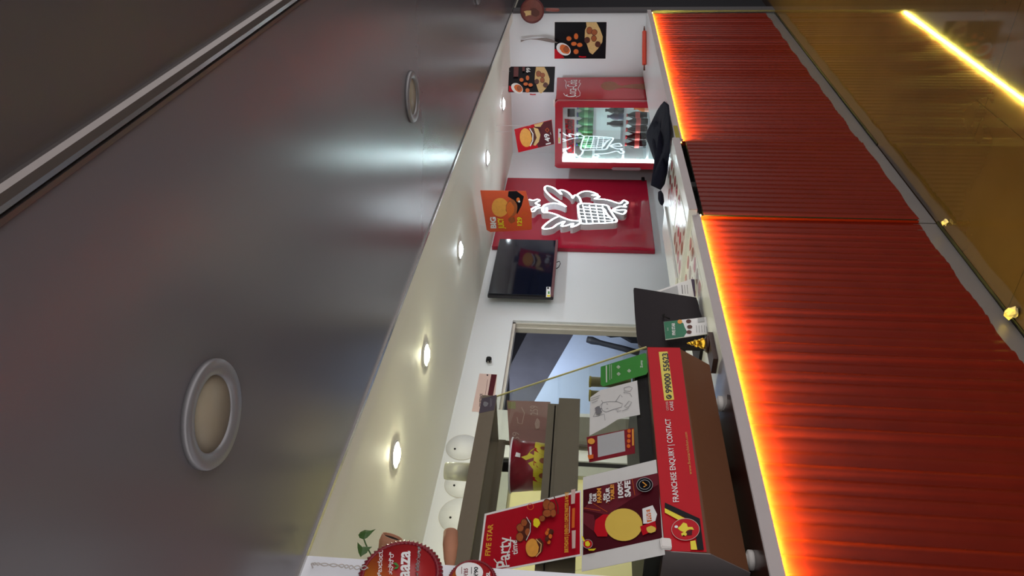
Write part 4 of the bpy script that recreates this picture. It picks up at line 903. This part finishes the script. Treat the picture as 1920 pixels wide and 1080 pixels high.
a.ell((1440, 800), 155, 112, CWH, 30); a.text('₹85', (1425, 840), (1425, 755), (1375, 840), RIMR, 0.02); a.text('₹90', (1540, 850), (1540, 740), (1490, 850), PDRK, 0.02)
a.text('1.75L', (1672, 900), (1672, 795), (1630, 900), CWH, 0.03); a.line([(1355, 820), (1355, 742)], 6, RIMR); a.line([(1465, 820), (1465, 745)], 6, PDRK)
a.build('lettering', t)
# terracotta pots and money plant on the column side
def pot(c_, ax, L, r, label):
    t = thing('terracotta_cup', c_, label, 'pot')
    MB().lathe([(r*0.35, 0), (r*0.8, L*0.35), (r, L*0.7), (r*0.95, L), (r*0.86, L), (r*0.88, L*0.7), (r*0.6, L*0.3), (0.0001, L*0.1)], c_, ax, 32).build('shell', TERRA, t)
    MB().lathe([(r*0.83, L*0.9), (0.0001, L*0.88)], c_, ax, 24).build('mouth_shade', mat('pot_shade_dark', (30, 22, 18), 0.9), t)  # dark disk painted as the shade inside the pot mouth
    MB().tube([c_, Vector((1.223, c_.y+0.01, c_.z))], 0.002, 6).build('wire', BLACK, t)
    return t
pa, pb = atY(720, 1050, 1.90), atY(736, 1006, 1.85)
pot(pa, (pb-pa), (pb-pa).length, 0.034, 'curved terracotta pot partly behind the large round sign')
pa, pb = atY(843, 1075, 1.80), atY(845, 998, 1.80)
pot(pa, (pb-pa), (pb-pa).length, 0.022, 'slim terracotta pot just left of the cabinet top')
zl = Zm(540, 980, 5.333)
MP_ = thing('money_plant', atY(*zl(820, 330), 1.84), 'money plant with two green leaves beside the round sign', 'plant')
LF = mat('leaf_green', (62, 96, 44), 0.45, var=0.25)
def leaf(pts, rib, nm='leaf'):
    P = [atY(*zl(*q_), 1.84) for q_ in pts]; c_ = sum(P, Vector())/len(P)+Vector((0, -0.008, 0)); n_ = len(P)
    V = P+[c_]+[p_+Vector((0, 0.0012, 0)) for p_ in P]+[c_+Vector((0, 0.0012, 0))]
    return MB().add(V, [[i, (i+1) % n_, n_] for i in range(n_)]+[[n_+1+(i+1) % n_, n_+1+i, 2*n_+1] for i in range(n_)]+[[i, n_+1+i, n_+1+(i+1) % n_, (i+1) % n_] for i in range(n_)], 0, False).build(nm, LF, MP_)
leaf([(875, 64), (835, 80), (770, 72), (725, 92), (703, 122), (715, 150), (755, 166), (790, 150), (820, 120), (845, 92)], None)
leaf([(695, 195), (712, 215), (745, 238), (800, 240), (840, 240), (800, 275), (790, 300), (745, 325), (725, 342), (705, 300), (695, 250)], None)
MB().tube([atY(*zl(*q_), 1.845) for q_ in ((758, 160), (772, 200), (788, 238), (820, 300), (860, 380), (900, 420))], 0.0022, 6).build('stem', LF, MP_)

# ------------------------------------------------------------------ litter on the floor
PL = mat('tissue_cream', (232, 214, 160), 0.7, var=0.1)
for x_, y_, r_, lb in ((2.47, 1.722, 0.024, 'larger crumpled cream tissue on the floor by the plinth'), (3.165, 1.715, 0.014, 'smaller crumpled paper scrap on the floor below the flap')):
    bm = bmesh.new(); bmesh.ops.create_icosphere(bm, subdivisions=2, radius=r_, matrix=Matrix.Translation((x_, y_, r_*0.75)))
    for v in bm.verts: v.co += Vector((random.uniform(-1, 1), random.uniform(-1, 1), random.uniform(-.7, .7)))*r_*0.35; v.co.z = max(0.0008, v.co.z)
    o = MB().bm(bm, 0, False).build('crumpled_paper', PL); tag(o, lb, 'paper')
